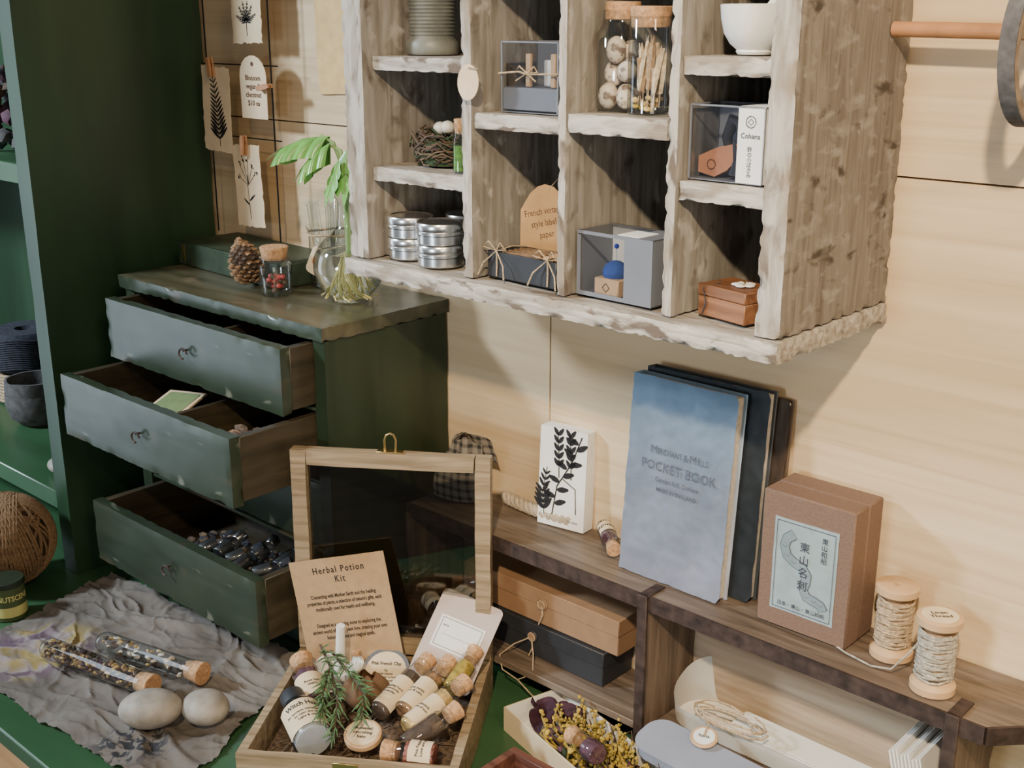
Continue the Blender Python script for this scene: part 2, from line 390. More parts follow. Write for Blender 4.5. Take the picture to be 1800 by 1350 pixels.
# ================================================================ CHEST
r=root('chest_of_drawers','worn dark green wooden chest with drawers pulled out','chest',T(-1.23,-.1,0))
chest=r
def L(x): return x+1.23
b=MB()
b.plank(L(-1.438),L(-1.416),-.094,.098,.0005,.414,m_chestv,.0004,.03,chip=.001)
b.plank(L(-1.041),L(-1.02),-.094,.098,.0005,.414,m_chestv,.0004,.03,chip=.001)
b.box(L(-1.416),L(-1.041),.086,.097,.001,.414,m_chestv)
for z in(.3265,.2375,.1485,.0565): b.box(L(-1.4155),L(-1.0415),-.092,.0855,z,z+.004,m_chest)
b.box(L(-1.4155),L(-1.0415),-.085,-.07,.001,.056,m_chest)
b.make('body',r)
MB().plank(L(-1.445),L(-1.016),-.1,.098,.4145,.4315,m_chesttop,.0004,.006,chip=.0016,emat=m_chest,cf=90).make('top_board',r)
def drawer(x0,x1,yf,z0,z1,depth,cut=None):
    d=bpy.data.objects.new('drawer',None);d.empty_display_size=.01;bpy.context.scene.collection.objects.link(d)
    d.parent=chest;d.matrix_local=T(L((x0+x1)/2),yf+.1,z0)
    w=(x1-x0)/2;h=z1-z0
    q=MB().plank(-w,w,0,.014,0,h,m_chest,.0003,.006,chip=.0012)
    q.make('drawer_front',d)
    q=MB();q.box(-w+.001,-w+.011,.014,depth,.004,h-.002,m_draw);q.box(w-.011,w-.001,.014,depth,.004,h-.002,m_draw)
    q.box(-w+.011,w-.011,depth-.01,depth,.004,h-.004,m_draw);q.box(-w+.011,w-.011,.014,depth-.01,.004,.009,m_draw)
    if cut: q.box(cut,cut+.006,.018,depth-.01,.009,h-.012,m_draw)
    q.make('drawer_body',d)
    q=MB();q.tube([(0,0.002,h*.55),(0,-.006,h*.55)],.0014,m_iron)
    q.tube([(.001+.007*math.cos(t/12*2*math.pi),-.006-.004*(t/12),h*.55-.003+.006*math.sin(t/12*2*math.pi)) for t in range(11)],.0013,m_iron)
    q.make('pull_ring',d,label='small iron screw-eye pull')
    return d
drawer(-1.4145,-1.043,-.238,.3315,.411,.19,cut=.02)
drawer(-1.413,-1.044,-.311,.2425,.3245,.19,cut=.03)
drawer(-1.413,-1.044,-.188,.1535,.2345,.16)
drawer(-1.405,-1.044,-.290,.0615,.146,.19)

def vial(name,label,M,r,h,content,txt=None,cork=.012,fill=.8,group=None,labmat=None,corkmat=None,neck=.8,cat='bottle',lab_size=None,labh=.4,lz=.15,wrap=70,bold=.012):
    rt=root(name,label,cat,M,group)
    cm=corkmat or m_cork
    nr=r*neck
    q=MB().lathe([(0,.0003),(r*.85,.0003),(r,r*.2),(r,h*.8),(nr,h*.88),(nr,h*.97),(nr*1.12,h*.98),(nr*1.12,h),(nr*.9,h)],m_glass,24)
    q.make('glass_body',rt)
    if content:
        q=MB().lathe([(0,.0015),(r*.8,.0015),(r*.9,r*.3),(r*.9,h*.8*fill),(0,h*.8*fill)],content,28)
        bmesh.ops.subdivide_edges(q.bm,edges=q.bm.edges[:],cuts=2)
        for v in q.bm.verts: v.co+=noise.noise_vector(v.co*260)*r*.09
        q.make('contents',rt)
    MB().cyl(nr*.88,h*.94,h+cork,cm,r2=nr*1.05,n=20).make('cork' if not corkmat else 'cap',rt)
    if txt:
        lh=h*labh;z0=h*lz;Rr=r+.0004
        q=MB().lathe([(Rr,z0),(Rr,z0+lh)],labmat or m_label,18,a0=-90-wrap,a1=-90+wrap)
        sz=lab_size or lh/ (2.2+1.0*txt.count('\n'))
        q.text(txt,sz,m_ink,warp=lambda c:V((Rr+.0003)*math.sin(c.x/Rr),-(Rr+.0003)*math.cos(c.x/Rr),c.y+z0+lh/2),line=1.05,bold=bold)
        q.make('paper_label',rt)
    return rt
b=MB().box(-.09,.11,-.05,.05,.0,.024,m_straw,bev=.006);[b.blob((ru(-.09,.11),ru(-.045,.045),.024+ru(0,.006)),(.008,.005,.004),random.choice([m_wool,m_twig,m_blackc,m_straw,m_twig]),.4,1) for _ in range(190)]
b.make('dried_petals',None,T(-1.2,-.21,.071),label='heap of dark dried petals in the drawer',kind='stuff',cat='dried petals')
for i,(x,y,a) in enumerate([(-1.20,-.222,100),(-1.175,-.225,70),(-1.148,-.235,95),(-1.15,-.2,110),(-1.12,-.225,60),(-1.115,-.195,95),(-1.09,-.225,80),(-1.07,-.235,100),(-1.225,-.23,80)]):
    p=V(x,y-.016,.113);q=V(x+.03*math.cos(rad(a)),y-.016+.03*math.sin(rad(a)),.119)
    vial('corked_vial','small dark glass vial lying in the open drawer',AB(p,q),.0095,.036,m_blackc,group='vials in the drawer',corkmat=m_tin if i%3==0 else m_gloss)
b=MB();b.box(-.027,.027,-.032,.032,0,.003,m_paper);b.poly([(x*.8,y*.8) for x,y in rrect(.054,.064,.005)],.0033,.0036,plain('green_print',(.2,.28,.12)))
b.make('seed_packet',None,T(-1.27,-.235,.2965)@RZ(25)@RX(8),label='cream and green paper seed packet',cat='packet')
b=MB()
b.box(-.055,.055,-.04,.04,0,.026,m_straw,bev=.006)
for _ in range(70): b.blob((ru(-.055,.055),ru(-.035,.035),.027+ru(0,.008)),(.013,.006,.005),random.choice([m_twig,m_kbox,m_straw,m_twig]),.5,1)
b.make('seed_pods',None,T(-1.118,-.235,.2525),label='loose brown dried seed pods in the drawer',kind='stuff',cat='seed pods')
b=MB().box(-.035,.035,-.03,.03,0,.03,m_blackc);b.box(-.03,.03,-.025,.025,.03,.034,m_greyc)
b.make('small_box',None,T(-1.28,-.24,.2525)@RZ(-4),label='small black card box under the packet',cat='box')

r=root('old_book','old dark green cloth-bound book lying flat','book',T(-1.325,-.06,.4323)@RZ(-3))
MB().box(-.118,.112,-.045,.044,.003,.029,m_pages).make('pages',r)
m_gb=plain('green_book_cloth',(.028,.045,.024),.5,0,.3,50,.3)
b=MB().box(-.12,.12,-.048,.048,0,.003,m_gb).box(-.12,.12,-.048,.048,.029,.032,m_gb).box(.112,.121,-.048,.048,0,.032,m_gb,bev=.003)
b.box(-.12,.12,-.0487,-.0455,0,.032,m_gb);b.box(-.11,-.104,-.0492,-.0487,.004,.028,m_brass,bev=0);b.make('cover',r)
b=MB();b.blob((0,0,.028),(.014,.014,.026),m_twig)
for i in range(95):
    t=i/95;z=.006+.048*t;rr=.024*math.sin(math.pi*min(1,.2+.8*t))**.7*(1-.25*t)
    a=i*137.5;m=T(0,0,z)@RZ(a)@T(rr*.62,0,0)@RY(-25+50*t)
    b.blob((0,0,0),(.009,.0042,.0022),random.choice([m_kbox,m_twig,m_twine]),.2,1,mtx=m)
b.make('pine_cone',None,T(-1.250,-.120,.4335)@RX(14)@RY(-6)@SC(1.12),label='brown open pine cone standing on the chest',cat='pine cone')
jr=vial('berry_jar','squat corked glass jar with dried red berries',T(-1.19,-.13,.4322),.0205,.047,None,cork=.013,neck=.82,cat='jar')
b=MB()
for i in range(30):
    a=ru(0,6.28);q=ru(0,.013);b.blob((q*math.cos(a),q*math.sin(a),.004+ru(0,.02)),.0038,random.choice([m_red,m_red,m_twig]),sub=1)
b.make('berries',jr)
FLM=T(-1.094,-.092,.4322)
fl=root('glass_flask','round clear glass flask of water with a rooted cutting','vase',FLM)
prof=[(0,.0005),(.022,.0005)]+[(.043*math.sin(rad(a)),.043-.043*math.cos(rad(a))) for a in range(35,160,9)]+[(.0125,.092),(.011,.105),(.011,.122),(.0145,.126),(.0145,.129)]
MB().lathe(prof,glassm('flask_glass',(.97,.99,.99),.03,.1,1.0,.3),36).make('glass_body',fl)
MB().lathe([(0,.002),(.02,.002)]+[(.0415*math.sin(rad(a)),.043-.0415*math.cos(rad(a))) for a in range(32,116,7)]+[(.0375,.0612),(0,.0612)],m_water,40).make('water',fl)
pl=root('plant_cutting','leafy green cutting with lobed leaves rooting in the flask','plant',FLM)
b=MB()
for i in range(40):
    a=ru(0,6.28);p=[V(0,0,.064)];w0=ru(.2,1.2)
    for k in range(1,9): 
        q=.030*(k/8)**1.2*w0;p.append(V(q*math.cos(a+k*.25),q*math.sin(a+k*.25),max(.006,.064-.0076*k+ru(-.003,.003))))
    b.tube(p,.0009,m_root,5)
b.make('roots',pl)
b=MB()
stems=[[(0,0,.03),(-.003,0,.12),(-.002,-.002,.16),(-.012,-.006,.188),(-.03,-.01,.196)],
 [(.003,0,.03),(.005,0,.11),(.004,-.003,.15),(-.002,-.004,.18),(-.018,-.01,.186)],
 [(-.002,.003,.035),(0,.003,.12),(.004,0,.15),(.009,-.002,.175)],[(.002,-.003,.035),(.003,-.002,.1),(.002,-.006,.145),(.008,-.01,.165)]]
for p in stems: b.tube(p,[.0022]*(len(p)-1)+[.0014],m_stem,6)
b.make('stems',pl)
def bleaf(b,p,q,W,mat,droop,lobes=4,up=V(0,0,1)):
    p=Vector(p);q=Vector(q);d=q-p;Ln=d.length;dn=d.normalized();sd=dn.cross(up).normalized()
    b.tube([p,p+d*.5-V(0,0,droop*.2),q-V(0,0,droop)],.0008,m_stem,5)
    for sg in(-1,1):
        for i in range(lobes):
            t0=i/lobes*.86;t1=t0+.86/lobes*.86
            wm=W*math.sin(math.pi*(.22+.62*(t0+t1)/2))**.8
            def fn(u,v,t0=t0,t1=t1,wm=wm,sg=sg):
                t=t0+(t1-t0)*v;tip=math.sin(math.pi*(.08+.84*v))**.55
                x=u*wm*(.35+.65*tip);fw=u*.33*Ln*.6*(.6+.4*v)
                return p+d*t+dn*fw+sd*sg*x-V(0,0,droop*(t*t)+droop*1.1*u*u)
            b.sheet(fn,7,5,mat)
        def fc(u,v,sg=sg):
            t=.8+.45*u;return p+dn*Ln*t+sd*sg*v*W*.28*math.sin(math.pi*min(1,.3+.7*u))-V(0,0,droop*t*t)
        b.sheet(fc,6,3,mat)
b=MB();bleaf(b,(-.018,-.006,.195),(-.088,-.030,.196),.026,m_leaf,.022);b.make('leaf',pl)
b=MB();bleaf(b,(-.012,-.010,.188),(-.046,-.030,.176),.018,m_leaf,.022,3);b.make('leaf',pl)
b=MB();bleaf(b,(.008,-.002,.182),(.014,-.014,.135),.016,m_leaf,.004,3,V(.3,-1,.2));b.make('leaf',pl)
b=MB();bleaf(b,(.004,-.012,.17),(-.008,-.022,.13),.013,m_leaf,.004,3,V(-.2,-1,.1));b.make('leaf',pl)
tj=root('tube_jar','clear glass beaker holding empty test tubes tied with twine','jar',T(-1.178,-.050,.4322))
MB().lathe([(0,.0005),(.026,.0005),(.028,.004),(.028,.07),(.031,.075),(.0315,.077)],m_glass,28).make('glass_body',tj)
b=MB();b.tube([(.0292*math.cos(t/24*6.283),.0292*math.sin(t/24*6.283),.068+.001*math.sin(t)) for t in range(24)],.0015,m_linen,5,closed=True)
b.tube([(.0,-.0295,.068),(.004,-.033,.06),(.012,-.034,.05),(.014,-.034,.04)],.001,m_linen,5);b.make('twine',tj)
b=MB();b.poly([(x,y) for x,y in rrect(.024,.036,.006)],0,.0006,m_label,T(.016,-.036,.038)@RZ(20)@RY(25)@FR)
b.poly([(.007*math.cos(t),.007*math.sin(t)) for t in [k*.52 for k in range(12)]],.0007,.0011,m_ohr,T(.016,-.036,.038)@RZ(20)@FR);b.make('paper_tag',tj,label='kraft tag with an orange dot')
for i,(x,y,tx,ty) in enumerate([(-.014,0,-14,4),(-.006,-.012,-6,10),(.004,.010,4,-4),(.012,-.004,9,5),(.0,.0,0,0),(-.012,.012,-8,-8)]):
    m=T(-1.178+x*.9,-.050+y*.9,.4365)@RY(tx*.55)@RX(ty*.55)
    MB().lathe([(0,0),(.003,.001),(.0052,.004),(.0055,.008),(.0055,.1),(.0065,.1015),(.0065,.103)],m_glass,16).make('test_tube',None,m,label='slim empty glass test tube standing in the beaker',cat='test tube',group='test tubes in the beaker')

# ================================================================ TAGS ON WALL
YT=-.04
b=MB()
for x in(-1.446,-1.302): b.tube([(x,YT+.004,.47),(x,YT+.004,.95)],.0011,m_wire,6)
for z in(.70,.605,.83): b.tube([(-1.46,YT+.006,z),(-1.29,YT+.006,z)],.0009,m_wire,6)
for x in(-1.446,-1.302): b.tube([(x,YT+.006,.83),(x,0,.834)],.0012,m_wire,6)
b.make('wire_grid',None,None,label='thin black wire rack hung on the wall for tags',cat='rack')
def fern(b,pts,n,L0,mat,M,sp=48,wf=.26,sw=.0009):
    b.stroke(pts,sw,mat,mtx=M)
    P=[Vector((p[0],p[1],0)) for p in pts]
    for i in range(n):
        t=.12+.85*i/n;k=t*(len(P)-1);j=int(k);c=P[j].lerp(P[min(j+1,len(P)-1)],k-j)
        d=P[min(j+1,len(P)-1)]-P[j];a=math.degrees(math.atan2(d.y,d.x))
        l=L0*(1-.7*t)
        b.leaf2(c,a+sp,l,l*wf,mat,mtx=M);b.leaf2(c,a-sp,l,l*wf,mat,mtx=M)
def ragged(w,h,n=14,a=.0008):
    p=[]
    for (ax,ay),(bx,by) in(((-w/2,-h/2),(w/2,-h/2)),((w/2,-h/2),(w/2,h/2)),((w/2,h/2),(-w/2,h/2)),((-w/2,h/2),(-w/2,-h/2))):
        for i in range(n): p.append((ax+(bx-ax)*i/n+ru(-a,a),ay+(by-ay)*i/n+ru(-a,a)))
    return p
def flat_tag(name,label,x,z,w,h,rot,fn,outline=None,cat='tag',group='hanging paper tags'):
    q=MB();q.poly(outline or ragged(w,h,16,.0013),-.0006,0,m_paper);fn(q)
    return q.make(name,None,T(x,YT,z)@RY(rot)@FR,label=label,cat=cat,group=group)
def f1(b):
    for a in(-70,-40,-15,10,35,65):
        ca,sa=math.sin(rad(a)),math.cos(rad(a));fern(b,[(0,-.012),(ca*.012,-.012+sa*.014),(ca*.024,-.012+sa*.028)],5,.008,m_ink,I4,35,.3,.0007)
    b.stroke([(0,-.028),(0,-.012)],.0009,m_ink)
flat_tag('paper_card','handmade cream paper card with a printed umbel leaf',-1.343,.765,.063,.074,0,f1)
def f2(b): fern(b,[(.006,-.05),(.003,-.02),(0,.01),(-.006,.045)],13,.028,m_ink,I4,52,.2,.0012)
flat_tag('paper_card','handmade cream card with printed black fern clipped by clothespin',-1.424,.64,.064,.113,2,f2)
def f4(b):
    b.stroke([(0,-.045),(-.002,0),(.0,.015)],.0009,m_ink)
    for ax,ay in((-.018,.03),(-.009,.036),(.002,.034),(.012,.028),(.018,.018),(-.02,.012)):
        b.stroke([(0,.0+ay*.1),(ax*.5,ay*.55),(ax,ay)],.0007,m_ink)
        for k in range(5): b.leaf2((ax+ru(-.003,.003),ay+ru(-.003,.003)),ru(0,360),.003,.0018,m_ink)
    b.leaf2((0,-.02),35,.016,.003,m_ink);b.leaf2((0,-.026),145,.016,.003,m_ink)
flat_tag('paper_card','handmade cream paper card with a printed flowering sprig',-1.361,.541,.06,.11,-2,f4)
def f3(b):
    b.text('Blossom\nvegan &\nchestnut\n$10 ea',.0098,m_ink2,T(0,-.004,.0004),line=1.1)
    b.poly([(.003*math.cos(t),.03+.003*math.sin(t)) for t in [k*.63 for k in range(10)]],.0003,.0004,m_ink2)
o3=[(-.028,-.04),(.028,-.04),(.029,.014)]+[(.029*math.cos(rad(a))*(1 if a not in(45,135) else .8),.014+.027*math.sin(rad(a))) for a in range(20,180,20)]+[(-.029,.014)]
flat_tag('paper_tag','scalloped cream paper price tag with brown handwriting',-1.337,.672,.057,.08,0,f3,outline=o3)
for x,z,rz in((-1.426,.697,-6),(-1.361,.597,5),(-1.306,.674,80)):
    q=MB();
    for dy in(-.0035,.0015): q.poly([(-.003,-.014),(.003,-.014),(.0035,.004),(.0025,.012),(-.0025,.012),(-.0035,.004)],0,.003,m_peg,T(0,dy,0)@FR)
    q.tube([(.0035*math.cos(t),-.001,.002+.0022*math.sin(t)) for t in[k*.7 for k in range(9)]],.0007,m_wire,5)
    q.make('clothespin',None,T(x,YT-.002,z)@RY(rz),label='mini wooden clothespin gripping a paper card',cat='clothespin',group='mini clothespins')
b=MB();b.poly(ragged(.16,.30,10,.0006),0,.0012,m_kraft);b.make('paper_sheet',None,T(-1.17,-.0022,.818)@RY(-1.5)@FR,label='plain golden kraft paper sheet pinned on the wall',cat='paper')

# ================================================================ CUBBY CABINET
cab=root('display_cabinet','weathered whitewashed wooden cubby cabinet mounted on the wall','cabinet',T(-.716,-.0925,.5))
def C(x): return x+.716
def cp(x0,x1,y0,y1,z0,z1,mat,name,em=None,**k):
    k.setdefault('cf',130)
    MB().plank(C(x0),C(x1),y0+.0925,y1+.0925,z0-.5,z1-.5,mat,emat=em,**k).make(name,cab)
cp(-.978,-.949,-.185,-.001,.516,.98,m_wz,'side_panel',m_wez,amp=.0004,chip=.0018,step=.0042)
cp(-.480,-.457,-.187,-.001,.516,.98,m_wyd,'side_panel',m_wez,amp=.0004,chip=.0020,step=.0042)
cp(-.981,-.455,-.192,-.001,.497,.515,m_wx,'bottom_board',m_we,amp=.0007,chip=.0022,step=.0042)
cp(-.981,-.455,-.192,-.001,.981,.999,m_wx,'top_board',m_we,amp=.001)
q=MB()
for i in range(6): q.box(C(-.948+.0780*i),C(-.948+.0780*(i+1)-.0012),.078,.09,.0165,.478,m_wback,bev=.001)
q.make('back_panel',cab)
for x0,x1 in((-.811,-.798),(-.691,-.682),(-.574,-.564)): cp(x0,x1,-.183,-.0155,.5165,.98,m_wz,'divider',m_wez,amp=.0003,chip=.0015,step=.0042)
for x0,x1,z0,z1,yy in((-.948,-.812,.709,.723,-.172),(-.948,-.812,.598,.613,-.176),(-.797,-.692,.660,.675,-.18),(-.681,-.575,.663,.680,-.182),(-.563,-.481,.716,.731,-.18),(-.563,-.481,.616,.632,-.18),
   (-.797,-.692,.80,.815,-.18),(-.681,-.575,.82,.835,-.18),(-.948,-.812,.84,.855,-.18),(-.563,-.481,.83,.845,-.18)):
    cp(x0,x1,yy,-.0155,z0,z1,m_wx,'shelf',m_we,amp=.0003,chip=.0014,step=.0042)

b=MB();pr=[(0,0),(.026,0),(.027,.002),(.027,.012),(.0235,.016)]
for i in range(12): pr+= [(.0225,.018+.0036*i),(.0237,.0198+.0036*i)]
pr+=[(.025,.063),(.027,.066),(.027,.078),(.02,.08),(.006,.08),(0,.079)]
b.lathe(pr,m_cer,32);b.make('ceramic_vase',None,T(-.914,-.12,.7240),label='ribbed grey-green stoneware spool vase on a cubby shelf',cat='vase')
NX,NY=-.888,-.122
nest=root('bird_nest','dark twig nest cradling small speckled eggs','nest',T(NX,NY,.6142)@SC(1.15))
b=MB()
for i in range(170):
    a=ru(0,6.28);z=ru(.004,.03);rr=.02+.014*math.sin(z/.034*3.0)+ru(-.005,.003);p=[]
    for k in range(5): p.append(V(rr*math.cos(a+k*.25),rr*math.sin(a+k*.25),max(.002,z+ru(-.005,.005))))
    b.tube(p,.0009,random.choice([m_twig,m_twig,m_straw,m_moss]),4)
b.lathe([(0,.001),(.026,.001),(.03,.012),(.022,.02),(.012,.012),(0,.011)],m_moss,20);b.make('twigs',nest)
for x,y,z in((-.008,-.006,.037),(.007,-.010,.039),(.002,.008,.036)):
    MB().blob((0,0,0),(.0085,.007,.007),m_egg,sub=2).make('egg',None,T(NX+x,NY+y,.6142+z),label='small speckled cream egg in the twig nest',cat='egg',group='nest eggs')
vial('corked_vial','slim corked vial filled with green moss',T(-.834,-.162,.6142),.007,.04,plain('bright_moss',(.08,.2,.03),.9,0,.5,200,.8),cork=.012)
def tin(x,y,z,rz):
    t=root('metal_tin','round brushed silver screw-top tin','tin',T(x,y,z)@RZ(rz),'stacked silver tins')
    MB().lathe([(0,0),(.0225,0),(.0235,.001),(.0235,.009),(.0228,.0095),(.0228,.013),(0,.013)],m_tin,36).make('tin_body',t)
    MB().lathe([(.0245,.0105),(.025,.0108),(.025,.013),(.0243,.0135),(.0248,.0145),(.0248,.0205),(.024,.0218),(.0215,.0222),(.0205,.0212),(0,.0212)],m_tin,36).make('lid',t)
for x,y,n in((-.921,-.150,2),(-.8685,-.158,2),(-.885,-.1,2)):
    for i in range(n): tin(x+ru(-.0006,.0006),y,.5175+.0226*i,ru(0,90))
def clearbox(rt,w,d,h,sx0=None,sx1=None,sm=None,side=None):
    q=MB();t=.0008
    q.box(-w/2,w/2,-d/2,-d/2+t,0,h,m_plas,bev=0);q.box(-w/2,-w/2+t,-d/2+t,d/2-t,0,h,m_plas,bev=0);q.box(w/2-t,w/2,-d/2+t,d/2-t,0,h,m_plas,bev=0);q.box(-w/2,w/2,-d/2,d/2,h-t,h,m_plas,bev=0)
    q.make('clear_shell',rt)
    q=MB();q.box(-w/2,w/2,-d/2,d/2,-.0008,0,m_greyc,bev=0);q.box(-w/2,w/2,d/2-t,d/2,0,h,m_greyc,bev=0)
    for sx in(-w/2,w/2):
        for sy in(-d/2,d/2): q.box(sx-.0007,sx+.0007,sy-.0007,sy+.0007,0,h,m_greyc,bev=0)
    for sy in(-d/2,d/2): q.box(-w/2,w/2,sy-.0007,sy+.0007,h-.0007,h+.0007,m_greyc,bev=0)
    for sx in(-w/2,w/2): q.box(sx-.0007,sx+.0007,-d/2,d/2,h-.0007,h+.0007,m_greyc,bev=0)
    q.make('box_edges',rt)
    if sm:
        e=.0007;q=MB()
        q.box(sx0,sx1,-d/2-e,-d/2,0,h,sm,bev=0);q.box(sx0,sx1,-d/2-e,d/2,h,h+e,sm,bev=0);q.box(sx0,sx1,d/2,d/2+e,0,h,sm,bev=0)
        if sx1>=w/2-.001: q.box(w/2,w/2+e,-d/2-e,d/2+e,0,h+e,sm,bev=0)
        return q
r=root('clear_gift_box','clear-lidded grey box of white thread tied with round tag','box',T(-.741,-.14,.6768))
clearbox(r,.068,.05,.062)
MB().box(-.0335,.0335,-.0245,.0240,.0012,.022,m_greyc).make('box_base',r)
MB().cyl(.012,.0225,.046,m_white).make('thread_roll',r,M=T(.012,0,0))
q=MB()
for x in(-.004,.026): q.box(x-.003,x+.003,-.023,-.019,.0225,.052,m_spool)
q.make('wood_pegs',r)
q=MB();q.tube([(-.036,-.0275,.034),(-.01,-.0285,.036),(.0,-.028,.034),(.036,-.0275,.035)],.0009,m_linen)
for s in(-1,1): q.tube([(0,-.0285,.035),(s*.009,-.029,.041),(s*.013,-.029,.036),(0,-.0285,.035),(s*.012,-.03,.028)],.0008,m_linen)
q.make('string_bow',r)
q=MB().poly([(.0135*math.cos(k*.314),.0165*math.sin(k*.314)) for k in range(20)],-.0008,0,m_paper,FR);q.tube([(.0,-.001,.013),(.012,-.001,.014)],.0008,m_linen)
q.make('round_tag',r,M=T(-.054,-.05,.026)@RY(8))
def ftag(b):
    b.text('French vintage\nstyle labels\npaper',.0092,m_ink2,T(0,.002,.0004)@RZ(10)@Matrix.Shear('XY',4,(.25,0)),line=1.25,sx=.7,bold=0)
    b.stroke([(0,.026),(.004,.036),(.012,.045)],.0009,m_linen)
o=[(-.022,-.034),(-.01,-.036),(.004,-.033),(.022,-.036),(.022,.012),(.018,.019),(.013,.025),(.007,.030),(0,.032),(-.007,.030),(-.013,.025),(-.018,.019),(-.022,.012)]
q=MB();q.poly([(x*1.1+ru(-.0006,.0006),y*1.25) for x,y in o],-.0006,0,m_otag);ftag(q)
q.make('paper_tag',None,T(-.770,-.108,.563)@RZ(40)@RX(-8)@FR,label='rounded tan tag with handwriting leaning behind a black tray',cat='tag')
r=root('black_tray','open black card tray of corked tubes tied with string','box',T(-.744,-.152,.5180)@RZ(-3))
b=MB();w,d,h=.046,.02,.026
b.box(-w,w,-d,-d+.002,0,h,m_blackc);b.box(-w,w,d-.002,d,0,h,m_blackc);b.box(-w,-w+.002,-d+.002,d-.002,0,h,m_blackc);b.box(w-.002,w,-d+.002,d-.002,0,h,m_blackc);b.box(-w,w,-d,d,0,.002,m_blackc);b.make('tray_body',r)
for sx in(-.032,.036):
    b=MB()
    b.tube([(sx,-d-.001,0.002),(sx+.001,-d-.0015,.015),(sx,-d-.001,h+.001),(sx,0,h+.003),(sx,d+.001,h)],.0008,m_linen)
    for s in(-1,1):
        b.tube([(sx,-d-.001,h+.001),(sx+s*.008,-d-.004,h+.01),(sx+s*.016,-d-.004,h+.004),(sx,-d-.001,h+.001),(sx+s*.014,-d-.006,h-.012),(sx+s*.018,-d-.009,h-.024)],.0008,m_linen)
    b.make('string_bow',r)
for i in range(4):
    y=-.152-.012+.008*i
    vial('corked_vial','slim amber corked tube lying in a black tray',AB((-.775,y,.541),(-.715,y+.001,.543)),.0037,.055,m_amber,cork=.006,neck=.9,fill=1.1,group='tubes in the black tray')
fj=root('feather_jar','tall corked glass cylinder holding pale feathers and seed heads','jar',T(-.612,-.158,.6812))
MB().lathe([(0,.0005),(.017,.0005),(.0185,.002),(.0185,.077),(.0175,.079),(.0185,.08)],m_glass,30).make('glass_body',fj)
MB().cyl(.0165,.071,.088,m_cork,r2=.0178).make('cork',fj)
b=MB()
for i in range(14):
    x,y=ru(-.008,.008),ru(-.008,.008);m=T(x,y,.006)@RY(ru(-9,9))@RX(ru(-6,6))@RZ(ru(-60,60));H=ru(.038,.06);mt=random.choice([m_feath,m_feath,m_feath2])
    b.tube([(0,0,0),(.001,0,H)],.0005,mt,4,mtx=m);ww=ru(.005,.009)
    b.sheet(lambda u,v:V((v-.5)*ww*math.sin(math.pi*(.06+.93*u))**.8+.003*u*u,.002*math.cos(v*6),H*(.25+.75*u)),10,3,mt,mtx=m)
for i in range(14): b.blob((ru(-.01,.01),ru(-.01,.01),ru(.004,.018)),(.004,.003,.003),random.choice([m_gold,m_mossy,m_twig]),.4,1)
b.make('feathers',fj)
ej=root('egg_jar','clear glass jar filled with large speckled eggs','jar',T(-.655,-.14,.6812))
MB().lathe([(0,.0005),(.021,.0005),(.0225,.003),(.0225,.066),(.017,.074),(.017,.084),(.019,.085)],m_glass,30).make('glass_body',ej)
MB().cyl(.0155,.077,.092,m_cork).make('cork',ej)
def eggmat():
    m,nt,b=base('quail_egg',.5);n=noise_n(nt,160,detail=3)
    rr=ramp(nt,n.outputs[0],[(.5,(.66,.56,.44)),(.6,(.2,.14,.1))]);nt.links.new(rr.outputs[0],b.inputs['Base Color']);return m
m_quail=eggmat()
for x,y,z,a in((-.009,-.007,.013,20),(.009,-.005,.013,-30),(0,.01,.013,60),(-.008,.0,.032,-20),(.009,-.005,.034,70),(-.002,-.006,.052,10),(.004,.008,.050,40)):
    MB().blob((0,0,0),(.009,.009,.012),m_quail,sub=3).make('egg',None,T(-.655+x,-.14+y,.6812+z)@RX(a)@RY(a*.7),label='speckled quail egg inside the glass jar',cat='egg',group='quail eggs in the jar')
r=root('pincushion_box','slate grey window box showing a pincushion','box',T(-.634,-.146,.5180)@RZ(-2))
w,d,h=.086,.05,.059
b=MB();b.box(-w/2,w/2,d/2-.001,d/2,0,h,m_cream,bev=0);b.box(-w/2,-w/2+.001,-d/2,d/2,0,h,m_greyc,bev=0);b.box(w/2-.001,w/2,-d/2,d/2,0,h,m_greyc,bev=0)
b.box(-w/2,w/2,-d/2,d/2,0,.001,m_greyc,bev=0);b.box(.012,w/2,-d/2,d/2,h-.001,h,m_greyc,bev=0);b.box(-w/2,.012,d/2-.004,d/2,h-.001,h,m_greyc,bev=0)
b.box(.012,w/2,-d/2-.0005,-d/2+.0005,0,h,m_greyc,bev=0);b.box(-w/2,.012,-d/2-.0005,-d/2+.0005,0,.004,m_greyc,bev=0);b.box(-w/2,.012,-d/2-.0005,-d/2+.0005,h-.003,h,m_greyc,bev=0);b.box(-w/2,-w/2+.004,-d/2-.0005,-d/2+.0005,.004,h-.004,m_greyc,bev=0)
b.box(.002,.026,-d/2+.002,d/2-.02,h,h+.0006,m_white,bev=0);b.make('box_body',r)
MB().box(-w/2+.004,.012,-d/2,-d/2+.0004,.004,h-.003,m_plas,bev=0).box(-w/2+.001,.012,-d/2+.001,d/2-.004,h-.001,h,m_plas,bev=0).make('window',r)
r=root('pincushion','blue felt ball pincushion in a pale wood cup','pincushion',T(-.645,-.154,.5196)@RZ(-2))
b=MB().box(-.014,.014,-.014,.014,0,.016,m_spool,bev=.001);b.tube([(.004*math.cos(k*1.5708),-.0142,.008+.004*math.sin(k*1.5708)) for k in range(4)],.0005,m_ink2,4,closed=True);b.make('wood_cup',r)
MB().blob((0,0,.02),(.012,.012,.011),m_blue,.08,3).make('felt_ball',r)
MB().tube([(0,0,.03),(0,0,.043)],.0004,m_tin,5).blob((0,0,.044),.0024,plain('blue_bead',(.02,.07,.5),.2),sub=2).make('pin',r)
